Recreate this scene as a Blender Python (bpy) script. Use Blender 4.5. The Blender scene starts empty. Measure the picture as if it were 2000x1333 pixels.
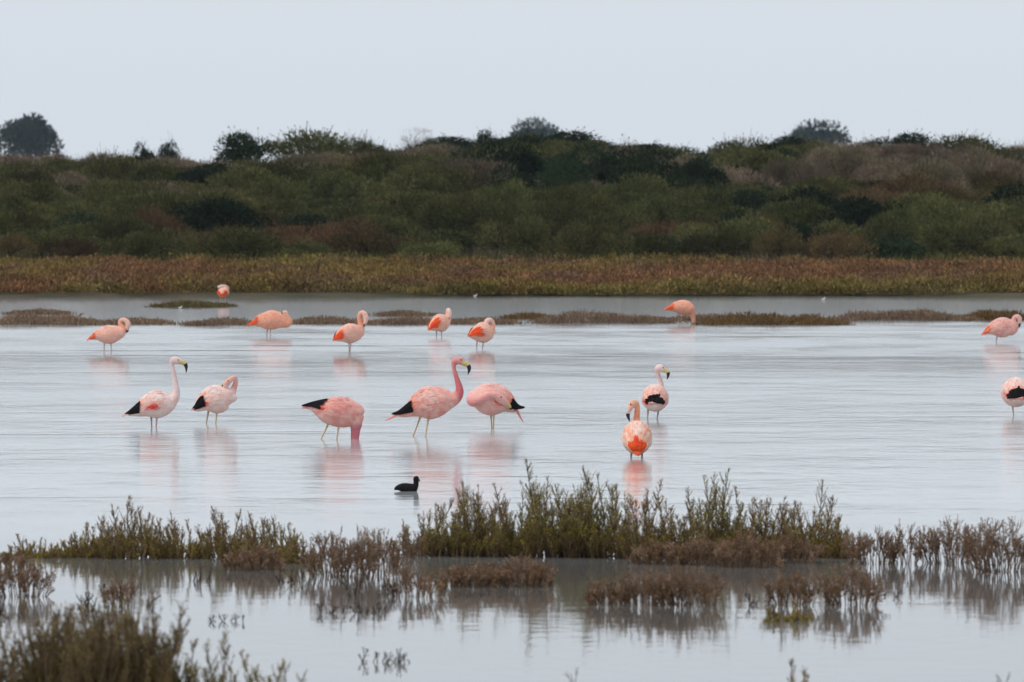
import bpy, math, random
import numpy as np
from mathutils import Vector, Matrix

# ------------------------------------------------------------------ camera, world, sun, exposure
sc = bpy.context.scene
C = sc.collection
H, FPX, HOR = 2.2, 16667.0, 380.0          # eye height (m), focal length in photo pixels, horizon row
PITCH = math.atan((666.5 - HOR) / FPX)
cd = bpy.data.cameras.new('camera')
cam = bpy.data.objects.new('camera', cd)
C.objects.link(cam)
cd.sensor_width = 36.0
cd.lens = 300.0
cd.clip_start, cd.clip_end = 0.5, 6000
cam.location = (0, 0, H)
cam.rotation_euler = (math.pi / 2 - PITCH, 0, 0)
cd.dof.use_dof = True
cd.dof.focus_distance = 80.0
cd.dof.aperture_fstop = 11.0
sc.camera = cam

SUN_EL, SUN_AZ = math.radians(52), math.radians(-118)      # azimuth from +Y (away from the camera) towards +X
wd = bpy.data.worlds.new('World')
sc.world = wd
wd.use_nodes = True
nt = wd.node_tree
nt.nodes.clear()
sky = nt.nodes.new('ShaderNodeTexSky')
sky.sky_type = 'NISHITA'
sky.sun_disc = False
sky.sun_elevation = SUN_EL
sky.sun_rotation = SUN_AZ
sky.air_density, sky.dust_density, sky.ozone_density = 1.0, 3.0, 1.0
over = nt.nodes.new('ShaderNodeMix')                      # an even cloud deck over most of the blue
over.data_type = 'RGBA'
over.inputs['Factor'].default_value = 0.88
over.inputs['B'].default_value = (7.75, 8.35, 9.1, 1)
bg = nt.nodes.new('ShaderNodeBackground')
bg.inputs['Strength'].default_value = 0.1
wo = nt.nodes.new('ShaderNodeOutputWorld')
nt.links.new(sky.outputs['Color'], over.inputs['A'])
nt.links.new(over.outputs['Result'], bg.inputs['Color'])
nt.links.new(bg.outputs['Background'], wo.inputs['Surface'])

sd = bpy.data.lights.new('sun', 'SUN')
sd.energy = 1.5
sd.angle = math.radians(25)
sd.color = (1.0, 0.96, 0.9)
sun = bpy.data.objects.new('sun', sd)
C.objects.link(sun)
sdir = Vector((math.sin(SUN_AZ) * math.cos(SUN_EL), math.cos(SUN_AZ) * math.cos(SUN_EL), math.sin(SUN_EL)))
sun.rotation_euler = sdir.to_track_quat('Z', 'Y').to_euler()
sun.location = (0, 60, 40)

sc.view_settings.view_transform = 'Standard'
sc.view_settings.look = 'None'
sc.view_settings.exposure = 0.0
sc.view_settings.gamma = 1.0
sc.view_settings.use_curve_mapping = False
sc.cycles.use_denoising = True
sc.cycles.adaptive_threshold = 0.02
sc.cycles.max_bounces = 4
sc.cycles.diffuse_bounces = 2
sc.cycles.volume_bounces = 0

rng = np.random.default_rng(11)
random.seed(11)

# ------------------------------------------------------------------ pixel -> place
def on_plane(px, py, z=0.0):
    """the point of the level plane z that photo pixel (px, py) looks at"""
    a, b = (px - 1000) / FPX, (666.5 - py) / FPX
    d = np.array([a, math.cos(PITCH) + b * math.sin(PITCH), b * math.cos(PITCH) - math.sin(PITCH)])
    return np.array([0, 0, H]) + d * ((z - H) / d[2])

def at_dist(px, py, y):
    a, b = (px - 1000) / FPX, (666.5 - py) / FPX
    d = np.array([a, math.cos(PITCH) + b * math.sin(PITCH), b * math.cos(PITCH) - math.sin(PITCH)])
    return np.array([0, 0, H]) + d * (y / d[1])

def half_width(y, margin=1.0):
    return y * 1000 / FPX + margin

# ------------------------------------------------------------------ numpy helpers
_T = rng.random((256, 256))
def vnoise(x, y):
    x, y = np.asarray(x, float), np.asarray(y, float)
    xi, yi = np.floor(x).astype(int), np.floor(y).astype(int)
    fx, fy = x - xi, y - yi
    fx, fy = fx * fx * (3 - 2 * fx), fy * fy * (3 - 2 * fy)
    g = lambda a, b: _T[a & 255, b & 255]
    return (g(xi, yi) * (1 - fx) + g(xi + 1, yi) * fx) * (1 - fy) + (g(xi, yi + 1) * (1 - fx) + g(xi + 1, yi + 1) * fx) * fy

def sstep(a, b, x):
    t = np.clip((np.asarray(x, float) - a) / (b - a), 0, 1)
    return t * t * (3 - 2 * t)

def unit(v):
    v = np.asarray(v, float)
    return v / np.maximum(np.linalg.norm(v, axis=-1, keepdims=True), 1e-9)

def mixc(a, b, t):
    t = np.asarray(t, float)[..., None]
    return np.asarray(a, float) * (1 - t) + np.asarray(b, float) * t

def spline(pts, n):
    """Catmull-Rom through pts (k, d), n samples"""
    p = np.asarray(pts, float)
    k = len(p)
    q = np.vstack([2 * p[0] - p[1], p, 2 * p[-1] - p[-2]])
    u = np.linspace(0, k - 1 - 1e-6, n)
    i = u.astype(int)
    t = (u - i)[:, None]
    a, b, c, d = q[i], q[i + 1], q[i + 2], q[i + 3]
    return 0.5 * (2 * b + (c - a) * t + (2 * a - 5 * b + 4 * c - d) * t ** 2 + (3 * b - a - 3 * c + d) * t ** 3)

class Buf:
    """collects triangles with a colour per vertex; build() links them as one mesh"""
    def __init__(s):
        s.v, s.f, s.c, s.n = [], [], [], 0
    def add(s, v, f, c):
        v = np.asarray(v, float).reshape(-1, 3)
        c = np.broadcast_to(np.asarray(c, float), (len(v), 3)) if np.ndim(c) == 1 else np.asarray(c, float).reshape(-1, 3)
        s.v.append(v); s.f.append(np.asarray(f, int).reshape(-1, 3) + s.n); s.c.append(c); s.n += len(v)
    def quads(s, v, q, c):
        q = np.asarray(q, int).reshape(-1, 4)
        s.add(v, np.vstack([q[:, [0, 1, 2]], q[:, [0, 2, 3]]]), c)
    def mesh(s, name, mat, smooth=False):
        v, f, c = np.vstack(s.v), np.vstack(s.f), np.vstack(s.c)
        m = bpy.data.meshes.new(name)
        m.vertices.add(len(v)); m.vertices.foreach_set('co', v.ravel())
        m.loops.add(len(f) * 3); m.loops.foreach_set('vertex_index', f.ravel().astype(np.int32))
        m.polygons.add(len(f)); m.polygons.foreach_set('loop_start', np.arange(0, len(f) * 3, 3, dtype=np.int32))
        m.polygons.foreach_set('use_smooth', np.full(len(f), smooth))
        m.update(calc_edges=True)
        paint(m, c)
        m.materials.append(mat)
        return m
    def build(s, name, mat, parent=None, smooth=False):
        return link(name, s.mesh(name, mat, smooth), parent)

def paint(m, c):
    a = m.color_attributes.new('Col', 'FLOAT_COLOR', 'POINT')
    a.data.foreach_set('color', np.hstack([np.clip(c, 0, 1), np.ones((len(c), 1))]).ravel())

def link(name, data, parent=None):
    o = bpy.data.objects.new(name, data)
    C.objects.link(o)
    if parent: o.parent = parent
    return o

def tag(o, label=None, cat=None, group=None, kind=None):
    if label: o['label'] = label
    if cat: o['category'] = cat
    if group: o['group'] = group
    if kind: o['kind'] = kind
    return o

def blades(buf, P, D, L, W, col, fold=0.0):
    """N leaf-shaped faces: root P, direction D, length L, width W"""
    P, D = np.asarray(P, float), unit(D)
    n = len(P)
    L, W = np.broadcast_to(L, (n,))[:, None], np.broadcast_to(W, (n,))[:, None]
    S = unit(np.cross(D, rng.normal(size=(n, 3))))
    v = np.stack([P, P + D * L * .45 + S * W * .5, P + D * L, P + D * L * .45 - S * W * .5], 1)
    i = np.arange(n)[:, None] * 4
    c = np.repeat(np.broadcast_to(np.asarray(col, float), (n, 3)), 4, 0)
    buf.quads(v, i + np.array([0, 1, 2, 3]), c)

def rods(buf, A, B, ra, rb, col):
    """N three-sided tapering twigs from A to B"""
    A, B = np.asarray(A, float), np.asarray(B, float)
    n = len(A)
    D = unit(B - A)
    S = unit(np.cross(D, np.tile([0.31, 0.77, 0.55], (n, 1))))
    U = np.cross(D, S)
    ra, rb = np.broadcast_to(ra, (n,))[:, None], np.broadcast_to(rb, (n,))[:, None]
    v = []
    for E, r in ((A, ra), (B, rb)):
        for k in range(3):
            a = k * 2.0944
            v.append(E + (S * math.cos(a) + U * math.sin(a)) * r)
    v = np.stack(v, 1)
    i = np.arange(n)[:, None] * 6
    c = np.repeat(np.broadcast_to(np.asarray(col, float), (n, 3)), 6, 0)
    q = np.vstack([i + np.array([k, (k + 1) % 3, 3 + (k + 1) % 3, 3 + k]) for k in range(3)])
    buf.quads(v, q, c)

def frames(Pc):
    """tangent, side, up along a polyline (up kept close to +Z)"""
    T = unit(np.gradient(Pc, axis=0))
    S = np.cross(T, [0, 0, 1.0])
    bad = np.linalg.norm(S, axis=1) < 1e-3
    S[bad] = [1, 0, 0]
    S = unit(S)
    return T, S, unit(np.cross(S, T))

def frames_pt(Pc):
    """parallel-transported frame for necks and bills"""
    T = unit(np.gradient(Pc, axis=0))
    s = np.cross(T[0], [0.02, 1, 0.03]); s = s / np.linalg.norm(s)
    S = []
    for t in T:
        s = s - t * np.dot(s, t); s = s / np.linalg.norm(s); S.append(s)
    S = np.array(S)
    return T, S, np.cross(S, T)

def tube(buf, Pc, ra, rb, col, seg=12, fr=None):
    """closed loft: ellipse radii ra (along side) and rb (along up) at each centre"""
    Pc = np.asarray(Pc, float)
    n = len(Pc)
    T, S, U = fr if fr else frames_pt(Pc)
    a = np.linspace(0, 2 * math.pi, seg, endpoint=False)
    ra, rb = np.broadcast_to(ra, (n,)), np.broadcast_to(rb, (n,))
    v = Pc[:, None] + S[:, None] * (np.cos(a)[None, :, None] * ra[:, None, None]) + U[:, None] * (np.sin(a)[None, :, None] * rb[:, None, None])
    v = v.reshape(-1, 3)
    q = [(i * seg + k, i * seg + (k + 1) % seg, (i + 1) * seg + (k + 1) % seg, (i + 1) * seg + k) for i in range(n - 1) for k in range(seg)]
    col = np.asarray(col, float)
    c = np.tile(col, (len(v), 1)) if col.ndim == 1 else np.repeat(col, seg, 0)
    buf.quads(v, q, c)
    for e, (base, ctr) in enumerate(((0, Pc[0]), ((n - 1) * seg, Pc[-1]))):
        cv = np.vstack([v[base:base + seg], ctr])
        f = [(k, (k + 1) % seg, seg) if e else ((k + 1) % seg, k, seg) for k in range(seg)]
        buf.add(cv, f, col if col.ndim == 1 else col[0 if e == 0 else -1])

def ball(buf, c, r, col, seg=12, rings=8):
    th = np.linspace(0, math.pi, rings + 1)[1:-1]
    a = np.linspace(0, 2 * math.pi, seg, endpoint=False)
    r = np.broadcast_to(r, (3,))
    v = [np.array([0, 0, 1.0])] + [np.array([math.sin(t) * math.cos(x), math.sin(t) * math.sin(x), math.cos(t)]) for t in th for x in a] + [np.array([0, 0, -1.0])]
    v = np.array(v) * r + np.asarray(c)
    f = []
    m = len(th)
    for k in range(seg):
        k2 = (k + 1) % seg
        f.append((0, 1 + k, 1 + k2))
        for i in range(m - 1):
            p, q = 1 + i * seg, 1 + (i + 1) * seg
            f += [(p + k, q + k, q + k2), (p + k, q + k2, p + k2)]
        f.append((1 + (m - 1) * seg + k, len(v) - 1, 1 + (m - 1) * seg + k2))
    buf.add(v, f, col)

# ------------------------------------------------------------------ materials
def new_mat(name):
    m = bpy.data.materials.new(name)
    m.use_nodes = True
    return m, m.node_tree, m.node_tree.nodes['Principled BSDF']

def vertex_mat(name, rough=0.7, vary=0.25, scale=30.0, bump=0.0, spec=0.3, stretch=(1, 1, 1), obj_vary=0.0, translucent=0.0):
    m, t, b = new_mat(name)
    at = t.nodes.new('ShaderNodeAttribute'); at.attribute_name = 'Col'
    tc = t.nodes.new('ShaderNodeTexCoord')
    mp = t.nodes.new('ShaderNodeMapping'); mp.inputs['Scale'].default_value = stretch
    no = t.nodes.new('ShaderNodeTexNoise'); no.inputs['Scale'].default_value = scale; no.inputs['Detail'].default_value = 4
    t.links.new(tc.outputs['Object'], mp.inputs['Vector']); t.links.new(mp.outputs['Vector'], no.inputs['Vector'])
    mr = t.nodes.new('ShaderNodeMapRange')
    mr.inputs['From Min'].default_value, mr.inputs['From Max'].default_value = 0.3, 0.7
    mr.inputs['To Min'].default_value, mr.inputs['To Max'].default_value = 1 - vary, 1 + vary
    t.links.new(no.outputs['Fac'], mr.inputs['Value'])
    vm = t.nodes.new('ShaderNodeVectorMath'); vm.operation = 'SCALE'
    t.links.new(at.outputs['Color'], vm.inputs[0]); t.links.new(mr.outputs['Result'], vm.inputs['Scale'])
    out = vm.outputs['Vector']
    if obj_vary:
        oi = t.nodes.new('ShaderNodeObjectInfo')
        hs = t.nodes.new('ShaderNodeHueSaturation')
        r2 = t.nodes.new('ShaderNodeMapRange')
        r2.inputs['To Min'].default_value, r2.inputs['To Max'].default_value = 1 - obj_vary, 1 + obj_vary
        r3 = t.nodes.new('ShaderNodeMapRange')
        r3.inputs['To Min'].default_value, r3.inputs['To Max'].default_value = 0.48, 0.52
        w = t.nodes.new('ShaderNodeMath'); w.operation = 'FRACT'
        w0 = t.nodes.new('ShaderNodeMath'); w0.operation = 'MULTIPLY'; w0.inputs[1].default_value = 7.31
        t.links.new(oi.outputs['Random'], r2.inputs['Value']); t.links.new(oi.outputs['Random'], w0.inputs[0])
        t.links.new(w0.outputs[0], w.inputs[0]); t.links.new(w.outputs[0], r3.inputs['Value'])
        t.links.new(r2.outputs['Result'], hs.inputs['Value']); t.links.new(r3.outputs['Result'], hs.inputs['Hue'])
        t.links.new(out, hs.inputs['Color']); out = hs.outputs['Color']
    t.links.new(out, b.inputs['Base Color'])
    b.inputs['Roughness'].default_value = rough
    if translucent:
        tr = t.nodes.new('ShaderNodeBsdfTranslucent'); mx = t.nodes.new('ShaderNodeMixShader')
        mx.inputs['Fac'].default_value = translucent
        t.links.new(out, tr.inputs['Color']); t.links.new(b.outputs['BSDF'], mx.inputs[1]); t.links.new(tr.outputs['BSDF'], mx.inputs[2])
        t.links.new(mx.outputs['Shader'], t.nodes['Material Output'].inputs['Surface'])
    b.inputs['Specular IOR Level'].default_value = spec
    if bump:
        bp = t.nodes.new('ShaderNodeBump'); bp.inputs['Strength'].default_value = bump; bp.inputs['Distance'].default_value = 0.01
        t.links.new(no.outputs['Fac'], bp.inputs['Height']); t.links.new(bp.outputs['Normal'], b.inputs['Normal'])
    return m

M_PLUME = vertex_mat('plumage', rough=0.75, vary=0.10, scale=34, bump=0.35, spec=0.04, stretch=(0.55, 0.55, 1.5))
M_FEATHER = vertex_mat('feather', rough=0.75, vary=0.10, scale=40, spec=0.05)
M_HORN = vertex_mat('horn', rough=0.4, vary=0.08, scale=60, spec=0.4)
M_LEG = vertex_mat('leg_skin', rough=0.55, vary=0.15, scale=50, spec=0.3)
M_MARSH = vertex_mat('marsh_foliage', rough=0.6, vary=0.3, scale=9, spec=0.04, translucent=0.4)
M_DUNE = vertex_mat('dune_foliage', rough=0.65, vary=0.35, scale=1.7, spec=0.03, translucent=0.3, obj_vary=0.42)
M_BARK = vertex_mat('bark', rough=0.85, vary=0.3, scale=14, spec=0.04)
M_CARPET = vertex_mat('bank_foliage', rough=0.7, vary=0.3, scale=0.5, spec=0.03)
M_MUD = vertex_mat('mud', rough=0.6, vary=0.3, scale=6, spec=0.3, bump=0.4)

# ground
M_GROUND, t, b = new_mat('ground')
no = t.nodes.new('ShaderNodeTexNoise'); no.inputs['Scale'].default_value = 0.6; no.inputs['Detail'].default_value = 8
tc = t.nodes.new('ShaderNodeTexCoord'); t.links.new(tc.outputs['Object'], no.inputs['Vector'])
cr = t.nodes.new('ShaderNodeValToRGB')
cr.color_ramp.elements[0].position, cr.color_ramp.elements[0].color = 0.35, (0.045, 0.045, 0.022, 1)
cr.color_ramp.elements[1].position, cr.color_ramp.elements[1].color = 0.7, (0.11, 0.085, 0.055, 1)
t.links.new(no.outputs['Fac'], cr.inputs['Fac']); t.links.new(cr.outputs['Color'], b.inputs['Base Color'])
b.inputs['Roughness'].default_value = 0.95
b.inputs['Specular IOR Level'].default_value = 0.1

# water: silty lagoon, wind ripples in the open part, sheltered and smoother near the plants and behind the islets
M_WATER, t, b = new_mat('lagoon_water')
geo = t.nodes.new('ShaderNodeNewGeometry')
sep = t.nodes.new('ShaderNodeSeparateXYZ'); t.links.new(geo.outputs['Position'], sep.inputs['Vector'])
def w_noise(scale, sx, sy, detail, rough=0.5):
    mp = t.nodes.new('ShaderNodeMapping'); mp.inputs['Scale'].default_value = (sx, sy, 1)
    n = t.nodes.new('ShaderNodeTexNoise'); n.inputs['Scale'].default_value = scale
    n.inputs['Detail'].default_value = detail; n.inputs['Roughness'].default_value = rough
    t.links.new(geo.outputs['Position'], mp.inputs['Vector']); t.links.new(mp.outputs['Vector'], n.inputs['Vector'])
    return n.outputs['Fac']
def w_math(op, a, bb):
    m = t.nodes.new('ShaderNodeMath'); m.operation = op
    for i, x in enumerate((a, bb)):
        if isinstance(x, (int, float)): m.inputs[i].default_value = x
        else: t.links.new(x, m.inputs[i])
    return m.outputs[0]
def w_range(val, a, bb, c, d, smooth=True):
    m = t.nodes.new('ShaderNodeMapRange')
    m.interpolation_type = 'SMOOTHSTEP' if smooth else 'LINEAR'
    for k, x in zip(('From Min', 'From Max', 'To Min', 'To Max'), (a, bb, c, d)): m.inputs[k].default_value = x
    t.links.new(val, m.inputs['Value'])
    return m.outputs['Result']
Y = sep.outputs['Y']
wob = w_math('ADD', Y, w_range(w_noise(0.12, 1, 1, 2), 0, 1, -6, 6, False))
wind = w_math('MULTIPLY', w_range(wob, 48, 64, 0.0, 1.0), w_range(wob, 138, 152, 1.0, 0.0))      # 0 sheltered, 1 open
far = w_range(wob, 138, 152, 0.0, 1.0)
patch = w_range(w_noise(0.45, 1.0, 0.5, 4, 0.6), 0.38, 0.66, 0.0, 1.0)                           # cat's-paws of wind
gust = w_math('MULTIPLY', w_range(w_noise(0.05, 0.6, 1.0, 2), 0.35, 0.6, 0.25, 1.0), w_range(wob, 66, 84, 0.35, 1.0))
slick = w_range(w_noise(0.5, 0.22, 0.8, 4, 0.6), 0.54, 0.66, 0.0, 1.0)                            # long smooth slicks
rippled = w_math('MULTIPLY', w_math('MULTIPLY', wind, gust), w_math('SUBTRACT', 1.0, w_math('MULTIPLY', slick, 0.85)))
rough = w_math('ADD', w_math('MULTIPLY', rippled, w_math('ADD', 0.04, w_math('MULTIPLY', patch, 0.09))), w_math('ADD', w_math('MULTIPLY', wind, 0.03), w_math('ADD', 0.035, w_math('MULTIPLY', far, 0.06))))
t.links.new(rough, b.inputs['Roughness'])
water_tone = t.nodes.new('ShaderNodeMix'); water_tone.data_type = 'RGBA'                                       # silty base; reflected sky painted into open water, dark reflections into sheltered water
water_tone.inputs['A'].default_value = (0.15, 0.148, 0.14, 1); water_tone.inputs['B'].default_value = (0.42, 0.44, 0.445, 1)
t.links.new(wind, water_tone.inputs['Factor']); t.links.new(water_tone.outputs['Result'], b.inputs['Base Color'])
b.inputs['IOR'].default_value = 1.333
ripple = w_noise(2.6, 2.2, 1.0, 4, 0.6)
swell = w_noise(0.7, 2.2, 1.0, 3)
amp = w_math('ADD', 0.16, w_math('MULTIPLY', rippled, w_math('ADD', 0.25, w_math('MULTIPLY', patch, 1.1))))
hgt = w_math('MULTIPLY', w_math('ADD', ripple, w_math('MULTIPLY', swell, 1.6)), amp)
bp = t.nodes.new('ShaderNodeBump'); bp.inputs['Strength'].default_value = 1.0; bp.inputs['Distance'].default_value = 0.011
t.links.new(hgt, bp.inputs['Height']); t.links.new(bp.outputs['Normal'], b.inputs['Normal'])

# ------------------------------------------------------------------ ground and water
def shore(x):
    return 183.5 + 1.3 * np.sin(x * .31 + .4) + .7 * np.sin(x * .83 + 1.9)

def ground_z(x, y):
    x, y = np.asarray(x, float), np.asarray(y, float)
    d = y - shore(x)
    z = -0.38 + 0.46 * sstep(-3, .6, d) + 0.2 * sstep(0, 40, d)
    crest = 2.5 + .22 * np.sin(.19 * x + .8) + .16 * np.sin(.43 * x + 2.0) + .26 * sstep(-14, -8, x) - .2 * np.exp(-((x - 6.6) / 1.6) ** 2)
    z = z + crest * (0.35 * sstep(38, 105, d) + 0.65 * np.clip((d - 40) / 62, 0, 1)) * (1 - .75 * sstep(116, 170, d))
    z = z + .12 * (vnoise(x * .5 + 9, y * .3) - .5) * sstep(10, 50, d)
    return z + 1.0 * sstep(18, 4, y)

xs = np.unique(np.concatenate([np.linspace(-400, -40, 25), np.linspace(-40, 40, 121), np.linspace(40, 400, 25)]))
ys = np.unique(np.concatenate([np.linspace(-40, 175, 60), np.linspace(175, 350, 140), np.linspace(350, 1500, 40)]))
X, Yg = np.meshgrid(xs, ys)
gv = np.stack([X, Yg, ground_z(X, Yg)], -1).reshape(-1, 3)
nx = len(xs)
gq = [(j * nx + i, j * nx + i + 1, (j + 1) * nx + i + 1, (j + 1) * nx + i) for j in range(len(ys) - 1) for i in range(nx - 1)]
g = Buf(); g.quads(gv, gq, (.08, .07, .04))
tag(g.build('ground', M_GROUND, smooth=True), kind='structure')

wv = Buf()
wv.quads([(-390, 4, 0), (390, 4, 0), (390, 200, 0), (-390, 200, 0)], [(0, 1, 2, 3)], (.2, .2, .2))
tag(wv.build('water', M_WATER), kind='structure')

# ------------------------------------------------------------------ dune shrubs and trees
OLIVE, OLIVE2 = (.060, .062, .022), (.135, .130, .048)
GREY, GREY2 = (.13, .10, .066), (.23, .18, .125)
DARK, DARK2 = (.018, .030, .015), (.032, .048, .022)
RUST, RUST2 = (.12, .072, .036), (.115, .095, .04)
BRIGHT, BRIGHT2 = (.022, .055, .018), (.035, .075, .025)

def crown_mesh(name, c1, c2, w, h, lobes, n, leaf, wide, up=.6, seed=0, flat=.35):
    """uneven crown from many small leaf sprays on several lobes"""
    r = np.random.default_rng(seed)
    buf = Buf()
    ang = r.random(lobes) * 6.283
    rad = np.sqrt(r.random(lobes)) * w * .36
    lx, ly = np.cos(ang) * rad, np.sin(ang) * rad
    top = 1 - (rad / (w * .5)) ** 2 * .65
    lz = h * (flat + (.72 - flat) * r.random(lobes) ** .7) * top
    lr = w * (.15 + .12 * r.random(lobes))
    tone = r.random(lobes)
    k = r.integers(0, lobes, n)
    d = unit(r.normal(size=(n, 3)))
    d[:, 2] = np.abs(d[:, 2]) * np.where(r.random(n) < .75, 1, -1)
    rr = lr[k] * (.45 + .6 * r.random(n) ** .5)
    P = np.stack([lx[k], ly[k], lz[k]], 1) + d * rr[:, None] * np.array([1, 1, .85])
    P[:, 2] = np.maximum(P[:, 2], .02)
    zs = h / np.percentile(P[:, 2], 99.3); xs_ = w * .5 / np.percentile(np.abs(P[:, :2]), 97)
    P *= [xs_, xs_, zs]; lx, ly, lz, lr = lx * xs_, ly * xs_, lz * zs, lr * min(xs_, zs)
    D = unit(d * .8 + np.array([0, 0, up]) + r.normal(size=(n, 3)) * .35)
    col = mixc(c1, c2, np.clip(tone[k] * .7 + r.random(n) * .5 - .1, 0, 1)) * (.75 + .5 * r.random(n))[:, None]
    blades(buf, P, D, leaf * (.6 + .8 * r.random(n)), wide * (.6 + .8 * r.random(n)), col)
    # fine twigs that break the outline
    m = max(20, n // 40)
    kk = r.integers(0, lobes, m)
    dd = unit(r.normal(size=(m, 3)) * [1, 1, .4] + [0, 0, 1.0])
    A = np.stack([lx[kk], ly[kk], lz[kk]], 1) + dd * (lr[kk] * .6)[:, None]
    B = A + dd * (lr[kk] * (.5 + .6 * r.random(m)))[:, None]
    rods(buf, A, B, .009, .003, np.asarray(c1) * 1.0)
    if h < 5: blades(buf, B - dd * .05, dd, leaf * .8, wide * .8, mixc(c1, c2, r.random(m)))
    return buf.mesh(name, M_DUNE)

def stem_mesh(name, w, h, n, col, seed, r0=.03):
    r = np.random.default_rng(seed)
    buf = Buf()
    a = r.random(n) * 6.283
    A = np.stack([np.cos(a) * w * .05, np.sin(a) * w * .05, np.full(n, -.15)], 1)
    Bm = np.stack([np.cos(a) * w * .18, np.sin(a) * w * .18, h * (.35 + .1 * r.random(n))], 1)
    rods(buf, A, Bm, r0, r0 * .7, col)
    for q in range(3):
        da = a + r.normal(size=n) * .7
        E = Bm + np.stack([np.cos(da) * w * .2, np.sin(da) * w * .2, h * (.2 + .25 * r.random(n))], 1)
        rods(buf, Bm, E, r0 * .7, r0 * .25, col)
    return buf.mesh(name, M_BARK)

PROTO = {}
def proto(kind, *a, stem=(.06, .05, .04), nst=5, r0=.03, **k):
    i = len(PROTO.setdefault(kind, []))
    sd_ = hash((len(PROTO), i)) % 9999
    PROTO[kind].append((crown_mesh('crown', *a, seed=sd_, **k), stem_mesh('stem', a[2], a[3], nst, stem, sd_, r0), a[2], a[3]))
for i in range(4): proto('olive', OLIVE, OLIVE2, 2.0, 1.0, 9, 5200, .09, .032, up=.4)
for i in range(3): proto('grey', GREY, GREY2, 2.1, 1.0, 8, 4600, .13, .02, up=.6)
for i in range(2): proto('rust', RUST, RUST2, 2.0, .8, 8, 4000, .10, .026, up=.6)
for i in range(3): proto('dark', DARK, DARK2, 2.0, 1.5, 11, 4200, .10, .055, up=.25, flat=.25)
proto('bright', BRIGHT, BRIGHT2, 1.6, 1.1, 9, 4200, .12, .03, flat=.2)
proto('bare', GREY, GREY, 1.4, 1.8, 8, 700, .16, .012, up=.9, nst=9, flat=.4)
for i in range(3): proto('tree', (.020, .032, .022), (.034, .05, .033), 10.0, 13.0, 15, 5200, .6, .34, up=.2, nst=3, r0=.22, flat=.5)

def shrub(kind, name, label, cat, x, y, w, h, group=None, z=None):
    cm, sm, pw, ph = random.choice(PROTO[kind])
    o = link(name, None)
    o.location = (x, y, (ground_z(x, y) if z is None else z) - .04)
    o.rotation_euler = (0, 0, random.random() * 6.283)
    o.scale = (w / pw, w / pw, h / ph)
    link('crown', cm, o); link('trunk' if kind == 'tree' else 'stems', sm, o)
    return tag(o, label, cat, group)

CLASS = {
    'olive': ('olive_shrub', 'rounded olive-green shrub among others covering the dune slope'),
    'grey': ('dry_shrub', 'dry grey-brown twiggy shrub among the greener dune shrubs'),
    'rust': ('rusty_shrub', 'low rusty-brown shrub between greener shrubs on the dune slope'),
    'dark': ('dark_shrub', 'dark evergreen shrub half buried among olive shrubs on the dune'),
}
DS = []
cnt = 0
yrow = 224.5
while yrow < 296:
    hw = half_width(yrow, .8)
    step = 1.75 if yrow < 262 else 2.0
    x = -hw + random.random() * step
    while x < hw:
        yy = yrow + random.uniform(-1.6, 1.6)
        f = (yrow - 224) / 70
        v = vnoise(x * .22 + 3, yy * .09) * .75 + random.random() * .3
        if f < .42: kind = 'olive' if v < .66 else ('dark' if v < .72 else 'rust')
        else: kind = 'dark' if v < .26 else ('olive' if v < .52 else ('grey' if v < .8 else 'rust'))
        w = random.uniform(1.5, 2.7); h = random.uniform(.62, 1.32) * (1.0 if kind != 'rust' else .8)
        if f > .72: h *= .68
        nm, lb = CLASS[kind]
        DS.append((shrub(kind, nm, lb, 'shrub', x, yy, w, h, nm.replace('_', ' ') + 's on the dune'), kind, x, yy, w, h))
        cnt += 1
        x += step * random.uniform(.75, 1.3)
    yrow += 4.6

def crest(kind, name, label, cat, px, top, wpx, y, group=None, sink=0.0):
    p = at_dist(px, top, y)
    gz = float(ground_z(p[0], y)) - sink
    return shrub(kind, name, label, cat, p[0], y, wpx * y / FPX * 1.0, (p[2] - gz) * 1.0, group, z=gz)

G_CR = 'dark evergreens along the dune crest'
for px, top, w, y, lab in (
    (282, 282, 46, 292, 'small dark evergreen bush with two knobs on the grassy crest'),
    (325, 280, 52, 291, 'small dark evergreen bush beside a near twin on the grassy crest'),
    (478, 263, 110, 292, 'dark upright bush with a forked top on the dune crest'),
    (595, 260, 190, 293, 'greyish green broad bush with wispy top on the dune crest'),
    (715, 272, 90, 292, 'small grey-green bush in the dip before the bare tree'),
    (890, 268, 150, 290, 'dark evergreen bush behind a grey mound at the crest'),
    (958, 256, 60, 291, 'narrow dark evergreen rising to a point on the crest'),
    (1030, 268, 150, 290, 'broad dark evergreen in front of the middle hazy tree'),
    (1100, 258, 150, 291, 'tallest dark evergreen mass on the crest beside middle hazy tree'),
    (1165, 276, 120, 290, 'dark evergreen bush stepping down from the tallest crest mass'),
    (1255, 282, 150, 287, 'wide dark evergreen lower on the crest with leafy knobs'),
    (1335, 288, 130, 287, 'dark evergreen at the end of the long dark crest thicket'),
    (1455, 274, 140, 291, 'grey-green bush with sparse twigs beyond the crest dip'),
    (1548, 268, 100, 290, 'dark bush in front of the squarish hazy tree'),
    (1695, 274, 100, 290, 'dark bush joining a flat-topped evergreen on the crest'),
    (1768, 262, 120, 291, 'flat-topped very dark evergreen standing alone on the crest'),
    (1895, 268, 180, 291, 'long low grey-green bush behind the bright green bush'),
    (1985, 286, 80, 291, 'grey-brown bush at the far end of the crest')):
    kind = 'grey' if 'grey-brown' in lab else ('olive' if 'grey' in lab.split(' behind')[0] and 'dark' not in lab else 'dark')
    crest(kind, 'crest_bush', lab, 'bush', px, top, w, y, 'bushes along the dune crest')
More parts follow.
